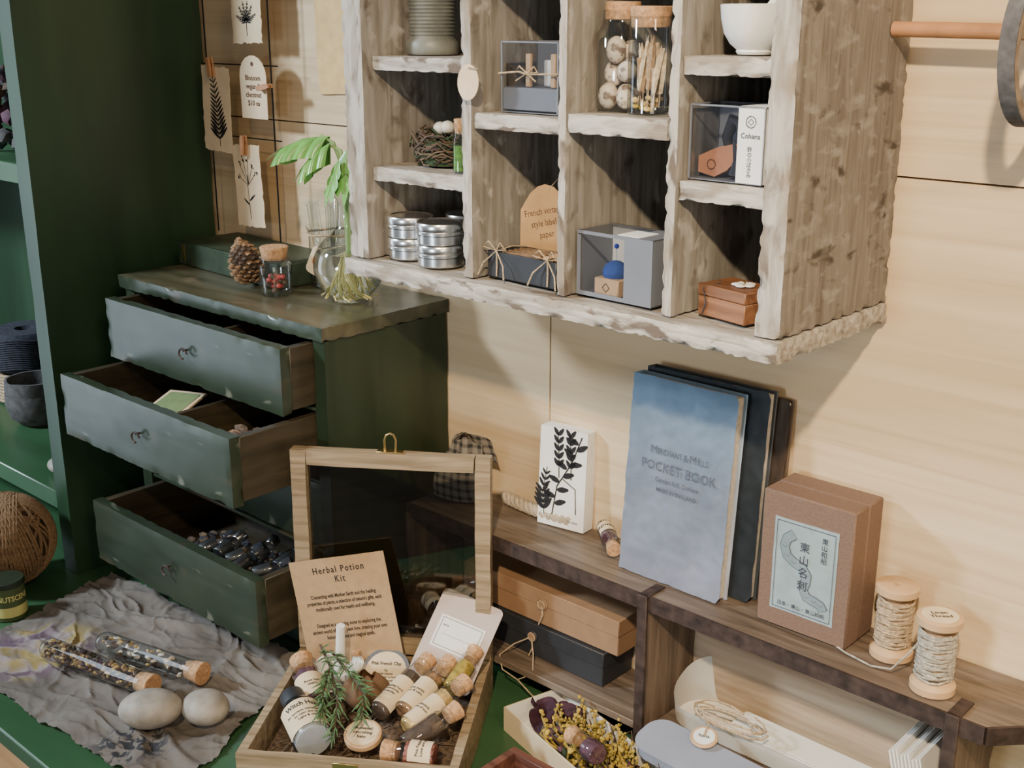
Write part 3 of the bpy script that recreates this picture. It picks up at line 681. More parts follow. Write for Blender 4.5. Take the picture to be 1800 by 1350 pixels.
r=root('mortar','white porcelain mortar on a cubby shelf','mortar',T(-.517,-.15,.7322))
b=MB();b.lathe([(0,0),(.013,0),(.0145,.002),(.014,.0035),(.0195,.008),(.0245,.016),(.027,.026),(.028,.035),(.0283,.0375),(.027,.038),(.0245,.034),(.021,.02),(.013,.01),(0,.007)],m_porc,36);b.make('bowl',r)
q=MB();q.tube([(-.004,0,.012),(.010,.006,.036),(.022,.012,.056)],[.006,.0045,.004],m_porc,12);q.make('pestle',None,T(-.517,-.15,.7322),label='white porcelain pestle resting in the mortar',cat='pestle')
r=root('scissors_box','clear window box with white sleeve holding small scissors','box',T(-.524,-.152,.6340)@RZ(-2))
q=clearbox(r,.07,.04,.059,.011,.035,m_white)
q.text('Cohana',.0058,m_inkg,T(.023,-.0211,.037)@FR)
q.text('鈴\nの\n小\nば\nさ\nみ',.0045,m_inkg,T(.023,-.0211,.0165)@FR,line=.9)
q.make('white_sleeve',r)
q=MB()
q.tube([(.023+.0045*math.cos(t*.3927),-.0212,.048+.0045*math.sin(t*.3927)) for t in range(16)],.0003,m_inkg,4,closed=True)
q.tube([(.023+.0025*math.cos(t*1.5708),-.0212,.048+.0025*math.sin(t*1.5708)) for t in range(4)],.0003,m_inkg,4,closed=True);q.make('emblem',r)
r=root('scissors_pouch','tan leather pouch with black-handled thread scissors','scissors',T(-.535,-.159,.6352)@RZ(-2))
b=MB();b.poly([(-.022,0.003),(-.006,0),(.006,.006),(.018,.018),(.014,.028),(-.004,.024),(-.022,.016)],-.003,.003,m_leather,FR)
b.tube([(-.009+.004*math.cos(t*.6),-.0035,.010+.004*math.sin(t*.6)) for t in range(11)],.0004,m_ink2,4,closed=True);b.make('leather_pouch',r)
b=MB();b.tube([(.004,0.004,.018),(.0,.004,.032),(.006,.004,.046),(.014,.004,.044),(.016,.004,.03),(.01,.004,.018)],[.003,.0045,.006,.006,.005,.003],m_gloss,10);b.make('scissor_handle',r)
MB().tube([(.012,-.004,.03),(.016,-.004,.015),(.014,-.004,.003)],[.001,.003,.0045],m_wool,8).make('tassel',r)
r=root('wooden_box','small striped walnut box topped with a flower button','box',T(-.521,-.147,.5180)@RZ(-12))
MB().box(-.027,.027,-.02,.02,0,.017,m_walnut).make('box_base',r)
MB().box(-.0275,.0275,-.0205,.0205,.0175,.027,m_walnut).make('box_lid',r)
b=MB()
for k in range(5): b.blob((.006+.006*math.cos(k*1.256),.0+.006*math.sin(k*1.256),.0285),(.0048,.0048,.0014),m_porc,sub=2)
b.blob((.006,0,.0297),.0018,m_brass,sub=1);b.make('flower_button',r)
b=MB()
for s in(0,1): b.tube([(-.0283,-.003+.005*s,.004),(-.029,0,.015),(-.0285,.003-.005*s,.024)],.0007,m_tin)
b.tube([(-.02,-.0213,.002),(-.016,-.0215,.012),(-.02,-.0213,.024),(-.013,-.008,.0278)],.0006,m_wool);b.make('clasp',r)
hr=root('hanging_rail','thin reddish wooden dowel with dark round hoop beside the cabinet','rail',T(-.456,-.036,.75))
MB().tube([(0,0,.001),(.130,0,-.001)],.0062,m_peg,16).make('wooden_dowel',hr)
q=MB();HC=(.127,-.030,-.010)
q.lathe([(.048,-.005),(.057,-.005),(.057,.005),(.048,.005),(.048,-.005)],m_ledge,48,T(*HC)@RY(90))
q.lathe([(.0572,-.006),(.0588,-.006),(.0588,.006),(.0572,.006),(.0572,-.006)],m_felt,48,T(*HC)@RY(90))
q.box(.124,.130,-.080,.022,-.005,.005,m_ledge)
q.make('wooden_hoop',hr,label='round wooden hoop with dark metal rim')

# ================================================================ LEDGE UNIT
led=root('ledge_shelf','low dark wooden ledge shelf with rusted iron edging','shelf',T(-.64,-.05,0))
def D(x): return x+.64
q=MB();pts=[(D(-.998),-.044),(D(-.29),-.049),(D(-.262),-.02),(D(-.262),.047),(D(-.998),.047)]
q.poly(pts,.186,.196,m_ledge);q.make('top_board',led)
q=MB()
ip=[(-.998,-.094),(-.90,-.0945),(-.75,-.096),(-.6,-.097),(-.45,-.098),(-.29,-.099),(-.262,-.07),(-.262,-.004)]
for (ax,ay),(bx,by) in zip(ip,ip[1:]):
    a=V(D(ax),ay+.05,0);c=V(D(bx),by+.05,0);d=(c-a).normalized();n=V(d.y,-d.x,0)*.003
    q.poly([(a.x,a.y),(a.x+n.x,a.y+n.y),(c.x+n.x,c.y+n.y),(c.x,c.y)],.181,.1975,m_iron)
for x in(-.64,-.317): q.box(D(x)-.006,D(x)+.006,-.052,-.02,.1965,.1985,m_iron);q.box(D(x)-.006,D(x)+.006,-.0535,-.0495,.02,.1985,m_iron)
q.make('iron_edging',led,label='rusted iron edging strip')
for x in(-.995,-.64,-.317): MB().plank(D(x)-.005,D(x)+.005,-.0485,.047,.0005,.1855,m_ledgev,.0004,.02).make('divider',led)
MB().box(D(-.989),D(-.323),.041,.047,.001,.185,m_ledgeb).make('back_panel',led)
q=MB();q.box(D(-.989),D(-.646),-.046,.0405,.035,.044,m_ledge);q.box(D(-.634),D(-.323),-.046,.0405,.035,.044,m_ledge);q.make('bottom_board',led)
ZB=.1975
r=root('greeting_cards','stack of cream cards with black botanical print leaning on the wall','cards',T(-.812,-.029,ZB)@RZ(9)@RX(-3.5))
for i in range(6):
    q=MB();q.box(-.031,.031,.0036*i,.0036*i+.0032,0,.118,m_white if i else m_cream,bev=.0003)
    if i==0:
        M0=T(0,-.0002,.0)@FR
        fern(q,[(-.022,.012),(-.025,.04),(-.02,.07)],7,.02,m_ink,M0,40,.34)
        q.stroke([(-.012,.01),(-.006,.05),(.012,.08),(.024,.113)],.0014,m_ink,mtx=M0)
        for x,y,a in((-.003,.055,160),(.001,.062,20),(.006,.072,150),(.01,.078,10),(.015,.088,150),(.018,.096,30),(.02,.104,160),(-.006,.045,10),(-.008,.036,165),(-.0085,.028,20)): q.leaf2((x,y),a,.016,.007,m_ink,mtx=M0)
        for bx in(-.004,.012):
            q.stroke([(bx,.06),(bx-.001,.085),(bx-.004,.115)],.0011,m_ink,mtx=M0)
            for k in range(5): q.leaf2((bx-.001-.0004*k,.074+.009*k),55,.011,.005,m_ink,mtx=M0);q.leaf2((bx-.001-.0004*k,.074+.009*k),125,.011,.005,m_ink,mtx=M0)
        q.stroke([(.02,.02),(.018,.05),(.0,.06)],.0011,m_ink,mtx=M0)
        q.text('for you',.0045,m_ink,T(.016,-.0003,.01)@FR)
    q.make('card',r)
vial('corked_vial','small corked vial of purple petals leaning on the wall',AB((-.760,-.0135,.2105),(-.7235,-.045,.2085)),.0095,.05,m_purple,'lavender',cork=.01,neck=.85)
def book(name,label,M,w,h,t,cov,fn=None,group=None):
    r=root(name,label,'book',M,group)
    MB().box(.004,w-.003,.0025,t-.0025,.003,h-.003,m_pages,bev=.0005).make('pages',r)
    def cf_(u,v):
        # rounded outer corners and gentle creases
        x=u*w;z=v*h;rc=.006
        if x>w-rc:
            k=(x-(w-rc))/rc
            s_=rc*(1-math.sqrt(max(0,1-k*k)))
            if z<rc: z=max(z,s_*(1-z/rc)+z)
            if z>h-rc: z=min(z,z-s_*((z-(h-rc))/rc))
        return V(x+.0014*noise.noise(V(v*9,u*2,3)),.001*math.sin(u*9)*math.sin(v*7)+.0011*noise.noise(V(u*14,v*20,1)),z+.001*noise.noise(V(u*9,5,v*2)))
    q=MB();q.sheet(cf_,40,60,cov,.002)
    q.box(0,w,t-.002,t,0,h,cov);q.box(-.001,.003,0,t,0,h,cov,bev=.002)
    if fn: fn(q)
    q.make('cover',r);return r
def bk(q):
    c=.066;yy=-.0023
    q.text('M',.0118,m_inkf,T(c-.0315,yy,.1405)@FR,bold=0);q.text('ERCHANT',.0087,m_inkf,T(c-.0118,yy,.140)@FR,sx=.78,bold=.0)
    q.text('&',.0098,m_inkf,T(c+.008,yy,.140)@FR,bold=.0)
    q.text('M',.0118,m_inkf,T(c+.017,yy,.1405)@FR,bold=.0);q.text('ILLS',.0087,m_inkf,T(c+.0288,yy,.140)@FR,sx=.9,bold=.0)
    q.text('POCKET BOOK',.0142,m_inkf,T(c,yy,.1235)@FR,sp=1.08,sx=.88,bold=.0)
    q.text('Carolyn N.K. Denham',.0074,m_inkf,T(c,yy,.110)@FR@Matrix.Shear('XY',4,(.3,0)),sx=.8,bold=0)
    q.text('MADE IN ENGLAND',.0058,m_inkf,T(c,yy,.0995)@FR,sx=.95)
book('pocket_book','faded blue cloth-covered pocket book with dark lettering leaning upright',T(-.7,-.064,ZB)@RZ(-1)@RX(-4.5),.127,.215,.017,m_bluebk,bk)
book('notebook','thick slate grey cloth notebook leaning behind the blue book',T(-.697,-.043,ZB)@RX(-4.2),.146,.218,.014,m_slatebk)
book('notebook','thin dark brown notebook leaning against the wall',T(-.688,-.0255,ZB)@RX(-4),.15,.209,.008,m_ledgev)
r=root('card_box','textured brown paper box with grey-blue Japanese label','box',T(-.4835,-.037,ZB))
MB().box(-.046,.046,-.026,.026,0,.13,m_bbox,bev=.0012).make('box_body',r)
MB().box(-.0472,.0472,-.0005,.0275,.0,.1375,m_bbox,bev=.0015).box(-.0472,.0472,-.0275,-.0015,.0,.1375,m_bbox,bev=.0015).make('box_lid',r)
q=MB();w,h=.066,.095;q.poly(ragged(w,h,8,.0003),0,.0005,m_bluelab,T(0,-.0275,.066)@FR)
M0=T(0,-.0282,.066)@FR
fw=[(-w/2+.003,-h/2+.003),(w/2-.003,-h/2+.003),(w/2-.003,h/2-.003),(-w/2+.003,h/2-.003),(-w/2+.003,-h/2+.003)]
for a_,b_ in zip(fw,fw[1:]): q.stroke([a_,b_],.0007,m_inkf,mtx=M0)
riv=[(-.012,.034),(-.019,.028),(-.021,.020),(-.018,.011),(-.010,.006),(-.001,.003),(.004,-.003),(.003,-.011),(.001,-.018),(.005,-.025),(.013,-.027),(.020,-.029),(.023,-.034)]
q.stroke(riv,.0105,m_inkf,z=.0003,mtx=M0);q.stroke(riv,.009,m_bluelab2,z=.0005,mtx=M0)
for k in range(2,len(riv)-1):
    x,y=riv[k];q.stroke([(x-.003,y+.001),(x,y-.001),(x+.003,y+.001)],.0004,m_inkf,z=.0007,mtx=M0)
q.text('東\n山\n名\n刺',.0108,m_inkg,M0@T(-.0,.004,.0009),line=1.2,bold=.004)
q.text('東\n山\n和\n紙',.0066,m_inkg,M0@T(.020,.026,.0009),line=1.0,bold=.004)
q.text('日本・東山・東山和紙',.005,m_inkg,M0@T(0,-.0395,.0009),bold=.005);q.make('paper_label',r)
def spool(x,y,h,rr,thm,label,txt=None,rz=0):
    r=root('thread_spool',label,'spool',T(x,y,ZB)@RZ(rz),'wooden thread spools')
    q=MB();q.lathe([(0,0),(rr,0),(rr,.006),(rr*.8,.010),(rr*.5,.014),(rr*.45,h-.014),(rr*.8,h-.010),(rr,h-.007),(rr,h-.001),(rr*.93,h),(rr*.18,h),(rr*.16,h-.006),(0,h-.006)],m_spool,32)
    if txt:
        q.poly([(rr*.8*math.cos(k*.26),rr*.8*math.sin(k*.26)) for k in range(24)],h+.0001,h+.0004,m_label);q.text(txt,.0065,m_ink,T(0,0,h+.0008)@RZ(42))
    q.make('spool_body',r)
    q=MB();p=[];N=26*14
    q.lathe([(rr*.5,.011),(rr*.74,.014),(rr*.77,h*.5),(rr*.74,h-.014),(rr*.5,h-.011)],m_twine,24)
    for i in range(N):
        a=i/14*2*math.pi;ph=(i/N*5)%2;t=ph if ph<1 else 2-ph
        z=.013+(h-.026)*t;k_=rr*.8+ru(-.0006,.0006);p.append((k_*math.cos(a),k_*math.sin(a),z+ru(-.0007,.0007)))
    q.tube(p,.0013,thm,5)
    return r,q
r1,q=spool(-.402,-.04,.071,.0195,m_linen,'wooden spool wound with brown linen twine');q.make('thread',r1)
r2,q=spool(-.349,-.071,.071,.0195,m_linen2,'wooden spool wound with pale grey twine, one loose end','Linen\nThread',0)
q.tube([(-.012,-.008,.045),(-.02,-.012,.03),(-.035,-.008,.008),(-.055,-.005,.002),(-.085,.003,.001),(-.105,.012,.001)],.001,m_linen2,6)
q.make('thread',r2)
q=MB()
def pf(u,v):
    a=u*2*math.pi;rr=.042*(1-.45*v+.16*math.sin(5*a+v*3)*v)*(.75+.45*math.sin(min(1,v*1.2)*math.pi)*.6);return V(rr*math.cos(a)+.022*v,rr*.45*math.sin(a),v*.08+.004*math.sin(3*a)*v)
q.sheet(pf,48,16,m_plaid,.001)
q.sheet(lambda u,v:V(.0+.055*u,-.006+.014*v+.005*math.sin(u*8),.074+.016*math.sin(u*2.6+v*1.5)-.012*v),16,8,m_plaid,.001)
q.make('plaid_pouch',None,T(-.967,-.045,.1985)@RZ(10),label='loose bundle of black and cream plaid cloth',cat='cloth')
m_cwool=plain('cream_wool',(.42,.34,.24),.95,0,.2,150,.5)
q=MB()
for s in range(3):
    q.tube([(-.905+.105*t/40,-.020-.006*math.sin(t/40*3)+.004*math.cos(t*.7+s*2.1),.2075+.004*math.sin(t*.7+s*2.1)) for t in range(41)],.0042,m_cwool,7)
q.make('wool_rope',None,None,label='loose twist of cream wool rope on the ledge',cat='rope')
def tiebox(name,label,x0,x1,y0,y1,z0,z1,mat,loose=False):
    r=root(name,label,'box',T((x0+x1)/2,(y0+y1)/2,z0),'string-tied card boxes');w=(x1-x0)/2;d=(y1-y0)/2;h=z1-z0
    MB().box(-w,w,-d,d,0,h*.93,mat).make('box_body',r)
    MB().box(-w-.001,w+.001,-d-.001,d+.001,h*.55,h,mat).make('box_lid',r)
    bx=w*.06
    q=MB().cyl(.0075,0,.0015,mat,T(bx,-d-.0012,h*.62)@RX(90)).cyl(.006,0,.0012,m_kbox,T(bx,-d-.0028,h*.62)@RX(90));q.make('string_button',r)
    q=MB();q.tube([(bx,-d-.003,h*.62),(bx+.003,-d-.005,h*.35),(bx-.002,-d-.006,h*.05)],.0008,m_linen)
    q.tube([(bx+.005*math.cos(t*.5),-d-.0042,h*.62+.005*math.sin(t*.5)) for t in range(13)],.0006,m_linen,closed=True)
    if loose:
        q.tube([(bx-.002,-d-.005,h*.6),(bx-.018,-d-.014,h*.35),(bx-.030,-d-.026,h*.02),(bx-.020,-d-.032,-.012),(bx+.004,-d-.032,-.016),(bx+.022,-d-.026,-.004),(bx+.012,-d-.014,h*.3),(bx+.001,-d-.005,h*.6)],.0008,m_linen)
        q.tube([(bx+.004,-d-.032,-.016),(bx+.03,-d-.036,-.024),(bx+.055,-d-.034,-.026)],.0008,m_linen)
    q.make('tie_string',r)
tiebox('tie_box','long black card box with a button and string closure',-.935,-.716,-.066,-.012,.0445,.0865,m_blackc,True)
tiebox('tie_box','long kraft brown card box with a button and string closure',-.93,-.699,-.062,-.012,.0875,.131,m_kbox)
# ================================================================ TRAYS
def opentray(r,w,d,h,t,mo,mi,zb=.0015):
    q=MB()
    q.box(0,w,0,t,0,h,mo,bev=.0004);q.box(0,w,d-t,d,0,h,mo,bev=.0004);q.box(0,t,t,d-t,0,h,mo,bev=.0004);q.box(w-t,w,t,d-t,0,h,mo,bev=.0004)
    q.box(t,w-t,t,d-t,0,zb,mi,bev=0)
    if mi is not mo:
        e=.0004
        q.box(t,w-t,t,t+e,zb,h-.0005,mi,bev=0);q.box(t,w-t,d-t-e,d-t,zb,h-.0005,mi,bev=0);q.box(t,t+e,t,d-t,zb,h-.0005,mi,bev=0);q.box(w-t-e,w-t,t,d-t,zb,h-.0005,mi,bev=0)
    return q
TM=T(-.787,-.152,0)@RZ(-15)
r=root('flower_tray','long open kraft tray lined cream','tray',TM)
opentray(r,.27,.08,.03,.002,m_label,m_cream).make('tray_body',r)
q=MB()
for i in range(300):
    x=.045+.21*random.random()**.9;y=ru(.010,.070)
    q.blob((x,y,ru(.006,.026)),(ru(.003,.007),ru(.002,.006),ru(.002,.005)),random.choice([m_mossy,m_twig,m_twig,m_mossy,m_purple,m_moss] if x>.075 else [m_purple,m_twig,m_felt,m_twig]),.8,2,160)
for i in range(110):
    x=ru(.06,.23);y=ru(.012,.066);z=.016;dx,dy=ru(-.024,.024),ru(-.02,.02);mt=random.choice([m_mossy,m_mossy,m_twig])
    P=[V(x,y,z),V(x+dx*.4,y+dy*.6,z+ru(.008,.016)),V(x+dx*.9,y+dy*.8,z+ru(.014,.024)),V(x+dx,y+dy*.5,z+ru(.02,.034))];q.tube(P,[.0013,.0011,.0009,.0005],mt,5)
    if mt is m_mossy:
        for k in range(8):
            c=P[1].lerp(P[3],ru(.0,1));q.blob((c.x+ru(-.003,.003),c.y+ru(-.003,.003),c.z+ru(-.002,.004)),ru(.0012,.0026),m_mossy,.7,1,200)
q.make('dried_moss',None,TM@T(0,0,.002),label='dried yellow moss, twigs and petals filling the tray',kind='stuff',cat='dried moss')
q=MB()
for x,y,a in((.025,.04,10),(.045,.055,60),(.04,.025,-30),(.06,.05,20)):
    q.sheet(lambda u,v:V((u-.5)*.04,(v-.5)*.03*math.sin(math.pi*(.1+.8*u)),.006*math.sin(u*5+v*6)),8,6,m_purple,.0006,mtx=T(x,y,.026)@RZ(a))
q.make('purple_leaves',None,TM@T(0,0,.002),label='crumpled dark purple dried leaves',cat='dried leaves')
p=TM@V(.110,.016,.049);p2=TM@V(.160,.012,.055)
vial('corked_vial','corked vial of petals lying on yellow moss',AB(p2,p),.012,.042,m_purple,cork=.012,fill=.6)
RM=T(-.713,-.314,0)
r=root('rosewood_box','open reddish-brown wooden box','box',RM)
q=opentray(r,.1,.098,.045,.009,m_redw,m_redw,.004);q.make('box_body',r)
q=MB()
for i in range(60): q.blob((ru(.016,.084),ru(.016,.082),ru(.010,.02)),(.006,.005,.004),random.choice([m_moss,m_twig,m_needle]),.5,1)
q.make('dried_herbs',None,RM,label='dried dark green herbs in the rosewood box',kind='stuff',cat='herbs')
r=root('pillow_box','long open ivory box with rounded ends and lavender lid','box',T(-.478,-.05,.0455))
bw,bd_=.270,.062
ring=rrect(bw,bd_,.028,8)
q=MB();q.poly(ring,0,.002,m_cream)
N=len(ring)
def wall(k,v,off=0.):
    x,y=ring[k%N];lean=1+.08*v
    hh=.022+.034*(.5+y/bd_)
    return V(x*(1+.02*v)-off*(1 if x>0 else -1),y*lean,v*hh)
q.sheet(lambda u,v:wall(int(round(u*N)),v),N,6,m_cream,.0012)
q.make('box_tray',r,M=T(-.014,.010,0))
q=MB()
for i in range(5): q.poly([(x*.8,y*.7) for x,y in rrect(.2,.05,.004)],.003+.003*i,.0045+.003*i,m_white if i%2 else m_cream,RZ(ru(-2,2)))
q.make('paper_liner',r,M=T(.0,.008,0))
LM=T(-.025,-.077,.014)@RZ(-3)@RX(12)
q=MB();q.poly(rrect(.235,.05,.02,8),0,.002,m_lav,LM)
q.poly([(x*.985,y*.94) for x,y in rrect(.235,.05,.02,8)],-.012,0,m_lav,LM);q.make('box_lid',r,label='lavender grey rounded box lid')
q=MB();q.cyl(.014,0,.003,m_spool);q.poly([(.011*math.cos(k*.4),.011*math.sin(k*.4)) for k in range(16)],.0031,.0033,m_white);q.text('hana',.006,m_inkg,T(0,0,.0038))
q.make('button_tag',None,T(-.556,-.106,.0705)@RZ(20)@RX(14),label='round wooden button tag on a cream cord',cat='tag')
q=MB()
for s in(0,1,2): q.tube([(-.560+.036*math.cos(t*.5+s)+.02*t/14,-.070+.014*math.sin(t*.5+s),.076+.002*math.sin(t)+.006*(s==1)) for t in range(14)],.0012,m_linen,5)
q.tube([(-.556,-.106,.0745),(-.560,-.094,.078),(-.57,-.084,.077)],.0011,m_linen,5)
q.make('cream_cord',None,None,label='loose looped cream cord',cat='cord')
for i in range(9):
    q=MB().box(-.001,.0005,-.036,.034,0,.085+.002*(i%3),m_white if i%2 else m_cream,bev=0)
    q.make('envelope',None,T(-.354+.0036*i,-.05,.047)@RY(-14),label='upright cream paper envelope',cat='envelope',group='upright envelopes')

# ================================================================ TABLE ITEMS
def clf(u,v):
    P00,P10,P11,P01=V(-1.40,-.505,0),V(-.950,-.478,0),V(-1.056,-.212,0),V(-1.46,-.245,0)
    p=(P00*(1-u)+P10*u)*(1-v)+(P01*(1-u)+P11*u)*v
    p+=V(noise.noise(V(u*5,v*5,1)),noise.noise(V(u*5,v*5,5)),0)*.010
    e=min(u,1-u,v,1-v)
    if e<.012: p+=V(noise.noise(V(u*60,v*60,1)),noise.noise(V(u*60,v*60,5)),0)*.004
    w1=noise.noise(V(u*3,v*3,21))*.9;w2=noise.noise(V(u*3,v*3,31))*.9
    rid=max(0,1-abs(noise.noise(V(u*3.6+v*2+w1,v*3.4-u*1.5+w2,2)))*3.2)
    rid2=max(0,1-abs(noise.noise(V(u*8-v*6+w2*2,v*7+u*4+w1*2,8)))*3.6)
    rid3=max(0,1-abs(noise.noise(V(u*15+v*5-w1*2,v*13-u*6,14)))*3.4)
    z=.002+.0058*rid*rid*(3-2*rid)+.0032*rid2*rid2*(3-2*rid2)+.0014*rid3*rid3+.0004*noise.noise(V(u*50,v*50,3))
    return V(p.x,p.y,max(.0015,z))
MB().sheet(clf,190,130,m_cloth,.0008).make('linen_cloth',None,None,label='crumpled grey-brown printed linen cloth on the bench',cat='cloth')
def ttube(label,p,q,cont,n):
    M,Lh=AL(p,q);h=Lh-.014
    r=root('corked_test_tube',label,'test tube',M,'corked test tubes')
    MB().lathe([(0,0)]+[(.0135*math.sin(rad(a)),.0135-.0135*math.cos(rad(a))) for a in(20,40,60,80,90)]+[(.0135,h),(.0142,h+.001),(.0142,h+.002),(.0122,h+.002)],m_glass,24).make('glass_body',r)
    MB().cyl(.0115,h-.008,h+.014,m_cork,r2=.0138).make('cork',r)
    q=MB()
    for i in range(n):
        a=ru(0,6.28);rr=.0106*math.sqrt(random.random());q.blob((rr*math.cos(a),rr*math.sin(a),ru(.006,h-.012)),(ru(.0018,.004),ru(.0015,.003),ru(.002,.005)),random.choice(cont),.7,1,200)
    q.make('dried_flowers',r)
ttube('corked glass test tube full of dark dried flowers',(-1.298,-.428,.0255),(-1.118,-.387,.0255),[m_twig,m_purple,m_gold,m_straw,m_amber,m_gold],400)
ttube('corked glass test tube with pale dried blooms',(-1.262,-.375,.0255),(-1.098,-.333,.0255),[m_porc,m_twig,m_gold,m_feath],70)
def stone(x,y,r,rz,lab):
    MB().blob((0,0,0),r,m_stone,.07,4,14).make('beach_stone',None,T(x,y,.008+r[2]*.98)@RZ(rz),label=lab,cat='stone',group='beach stones')
stone(-1.075,-.418,(.035,.026,.021),50,'oval grey-beige beach stone on the linen cloth')
stone(-1.037,-.372,(.028,.025,.018),10,'rounded grey beach stone on the linen cloth')

# ---- KIT
KM=T(-.878,-.262,.0005)@RZ(34.5)
kit=root('wooden_kit_box','wooden display box with a raised glass lid','box',KM)
w,d,h=.114,.115,.05
q=MB();t=.010
q.plank(-w,w,-d,-d+t,0,h,m_kitw,.0004,.03,chip=.0008);q.plank(-w,w,d-t,d,0,h,m_kitw,.0004,.03,chip=.0008)
q.plank(-w,-w+t,-d+t,d-t,0,h,m_kitw,.0004,.03,chip=.0008);q.plank(w-t,w,-d+t,d-t,0,h,m_kitw,.0004,.03,chip=.0008)
q.box(-w+t,w-t,-d+t,d-t,0,.005,m_kitw);q.make('box_body',kit)
lid=bpy.data.objects.new('glass_lid',None);lid.empty_display_size=.01;bpy.context.scene.collection.objects.link(lid);lid.parent=kit;lid.matrix_local=T(0,d-.017,h+.001)@RX(-1)
H=.246;tb_=.018
q=MB();q.plank(-w,-w+tb_,0,.016,0,H,m_kitw,.0004,.03,chip=.001);q.plank(w-tb_,w,0,.016,0,H,m_kitw,.0004,.03,chip=.001)
q.plank(-w+tb_,w-tb_,0,.016,0,tb_,m_kitw,.0004,.03,chip=.001);q.plank(-w+tb_,w-tb_,0,.016,H-tb_,H,m_kitw,.0004,.03,chip=.001)
q.make('lid_frame',lid);MB().box(-w+tb_,w-tb_,.009,.011,tb_,H-tb_,glassm('lid_glass',(.68,.68,.66),.02,.08,.5,.6),bev=0).make('glass_pane',lid)
q=MB();q.box(-.015,.015,.003,.012,H,H+.0015,m_brass,bev=.0003);q.tube([(-.006,.008,H+.001),(-.0065,.008,H+.014),(-.004,.008,H+.02),(0,.008,H+.022),(.004,.008,H+.02),(.0065,.008,H+.014),(.006,.008,H+.001)],.0014,m_brass,8);q.make('hasp',lid,label='brass hasp loop')
q=MB();q.box(-.013,.013,-d-.0012,-d,h*.55,h*.98,m_brass,bev=.0003);q.tube([(-.004,-d-.002,h*.75),(0,-d-.005,h*.68),(.004,-d-.002,h*.75)],.001,m_brass,6);q.make('clasp',kit,label='small brass clasp plate')
q=MB()
for i in range(420):
    a=ru(0,180);x,y,z=ru(-.09,.09),ru(-.09,.09),ru(.008,.034);c,s=math.cos(rad(a))*.012,math.sin(rad(a))*.012
    q.tube([(x-c,y-s,z),(x,y,z+ru(0,.004)),(x+c,y+s,z+ru(-.003,.003))],.0007,m_straw,3)
q.box(-.1,.1,-.1,.1,.006,.024,m_straw,bev=.003);q.make('wood_wool',None,KM,label='brown wood wool padding inside the kit box',kind='stuff',cat='padding')
q=MB();q.poly(ragged(.108,.124,6,.0002),-.0012,0,m_kcard)
q.text('Herbal Potion\nKit',.0105,m_ink,T(0,.043,.0004),line=1.05,sp=1.25,sx=.78,bold=.015)
q.text("Connecting with Mother Earth and the healing\nproperties of plants, a selection of nature's gifts, each\ntraditionally used for health and wellbeing.",.0060,m_ink,T(0,.012,.0004),line=1.2,sx=.66,bold=.025)
q.text("Designed as a stepping stone to exploring the\nancient world of herbal plant lore, creating your own\nlotions, potions and magical spells.",.0060,m_ink,T(0,-.021,.0004),line=1.2,sx=.66,bold=.025)
q.make('info_card',None,KM@T(-.050,.081,.112)@RX(-7)@RY(-11)@SC(1.04)@FR,label='kraft card printed with black lettering leaning on the glass lid',cat='card')
q=MB();q.poly(rrect(.074,.104,.006),-.004,0,m_pink);q.poly(rrect(.054,.038,.001),.0001,.0005,m_white,T(0,.004,0))
for a_,b_ in(((-.024,-.012),(.024,-.012)),((.024,-.012),(.024,.02)),((.024,.02),(-.024,.02)),((-.024,.02),(-.024,-.012))): q.stroke([a_,b_],.0005,m_inkg,z=.0008)
q.text('name',.0035,m_inkg,T(-.018,.012,.0008));q.stroke([(-.02,.002),(.02,.002)],.0003,m_inkg,z=.0008)
q.make('notebook',None,KM@T(.078,.076,.086)@RZ(6)@RX(-40)@RY(22)@FR,label='dusty pink notebook with a white label',cat='notebook')
KV=lambda a,b_,c: KM@V(a,b_,c)
r=root('mortar','small white porcelain mortar in the kit','mortar',KM@T(-.052,.052,.028))
MB().lathe([(0,0),(.013,0),(.015,.002),(.014,.005),(.021,.012),(.026,.026),(.0275,.033),(.0255,.033),(.02,.015),(0,.008)],m_porc,32).make('bowl',r)
MB().tube([KV(-.052,.05,.042),KV(-.049,.046,.075),KV(-.046,.043,.114)],[.008,.0055,.005],m_porc,14).make('pestle',None,None,label='white porcelain pestle standing in the mortar',cat='pestle')
vial('tiny_bottle','tiny clear glass bottle with cork',KM@T(-.036,.062,.042)@RX(-8),.006,.024,m_white,cork=.005)
r=root('clay_tin','silver tin with kraft lid label','tin',KM@T(.0,.06,.048)@RX(38)@RZ(2)@SC(1.08))
MB().lathe([(0,-.012),(.024,-.012),(.025,-.011),(.025,.002),(0,.002)],m_tin,36).make('tin_body',r)
MB().lathe([(.0262,-.006),(.0268,-.005),(.0268,.004),(.0255,.0058),(0,.0058)],m_tin,36).make('lid',r)
q=MB();q.poly([(.0215*math.cos(k*.2),.0215*math.sin(k*.2)) for k in range(32)],.0059,.0062,m_label);q.text('Pink French Clay',.0052,m_ink,T(0,.008,.0066),sx=.9,bold=.02);q.text('15g\ngentle cleanser\nmix with water to form a\nnourishing mask',.0033,m_ink,T(0,-.005,.0066),line=1.1,sx=.85,bold=.02);q.make('paper_label',r)
q=MB();
def pouch(u,v):
    a=u*6.283;rr=.027*math.sin(math.pi*(.28+.6*v))*(1+.13*math.sin(a*6)*v);return V(rr*math.cos(a),rr*.8*math.sin(a),v*.034+.004*math.sin(a*4)*v)
q.sheet(pouch,48,12,m_kbox,.001);q.blob((0,0,.014),(.02,.016,.012),m_twig,.3)
q.make('cloth_pouch',None,KM@T(-.012,.016,.036),label='gathered brown cloth pouch in the kit',cat='pouch')
wm=glassm('frosted_bottle',(.88,.9,.92),.15,.12,.6,.5)
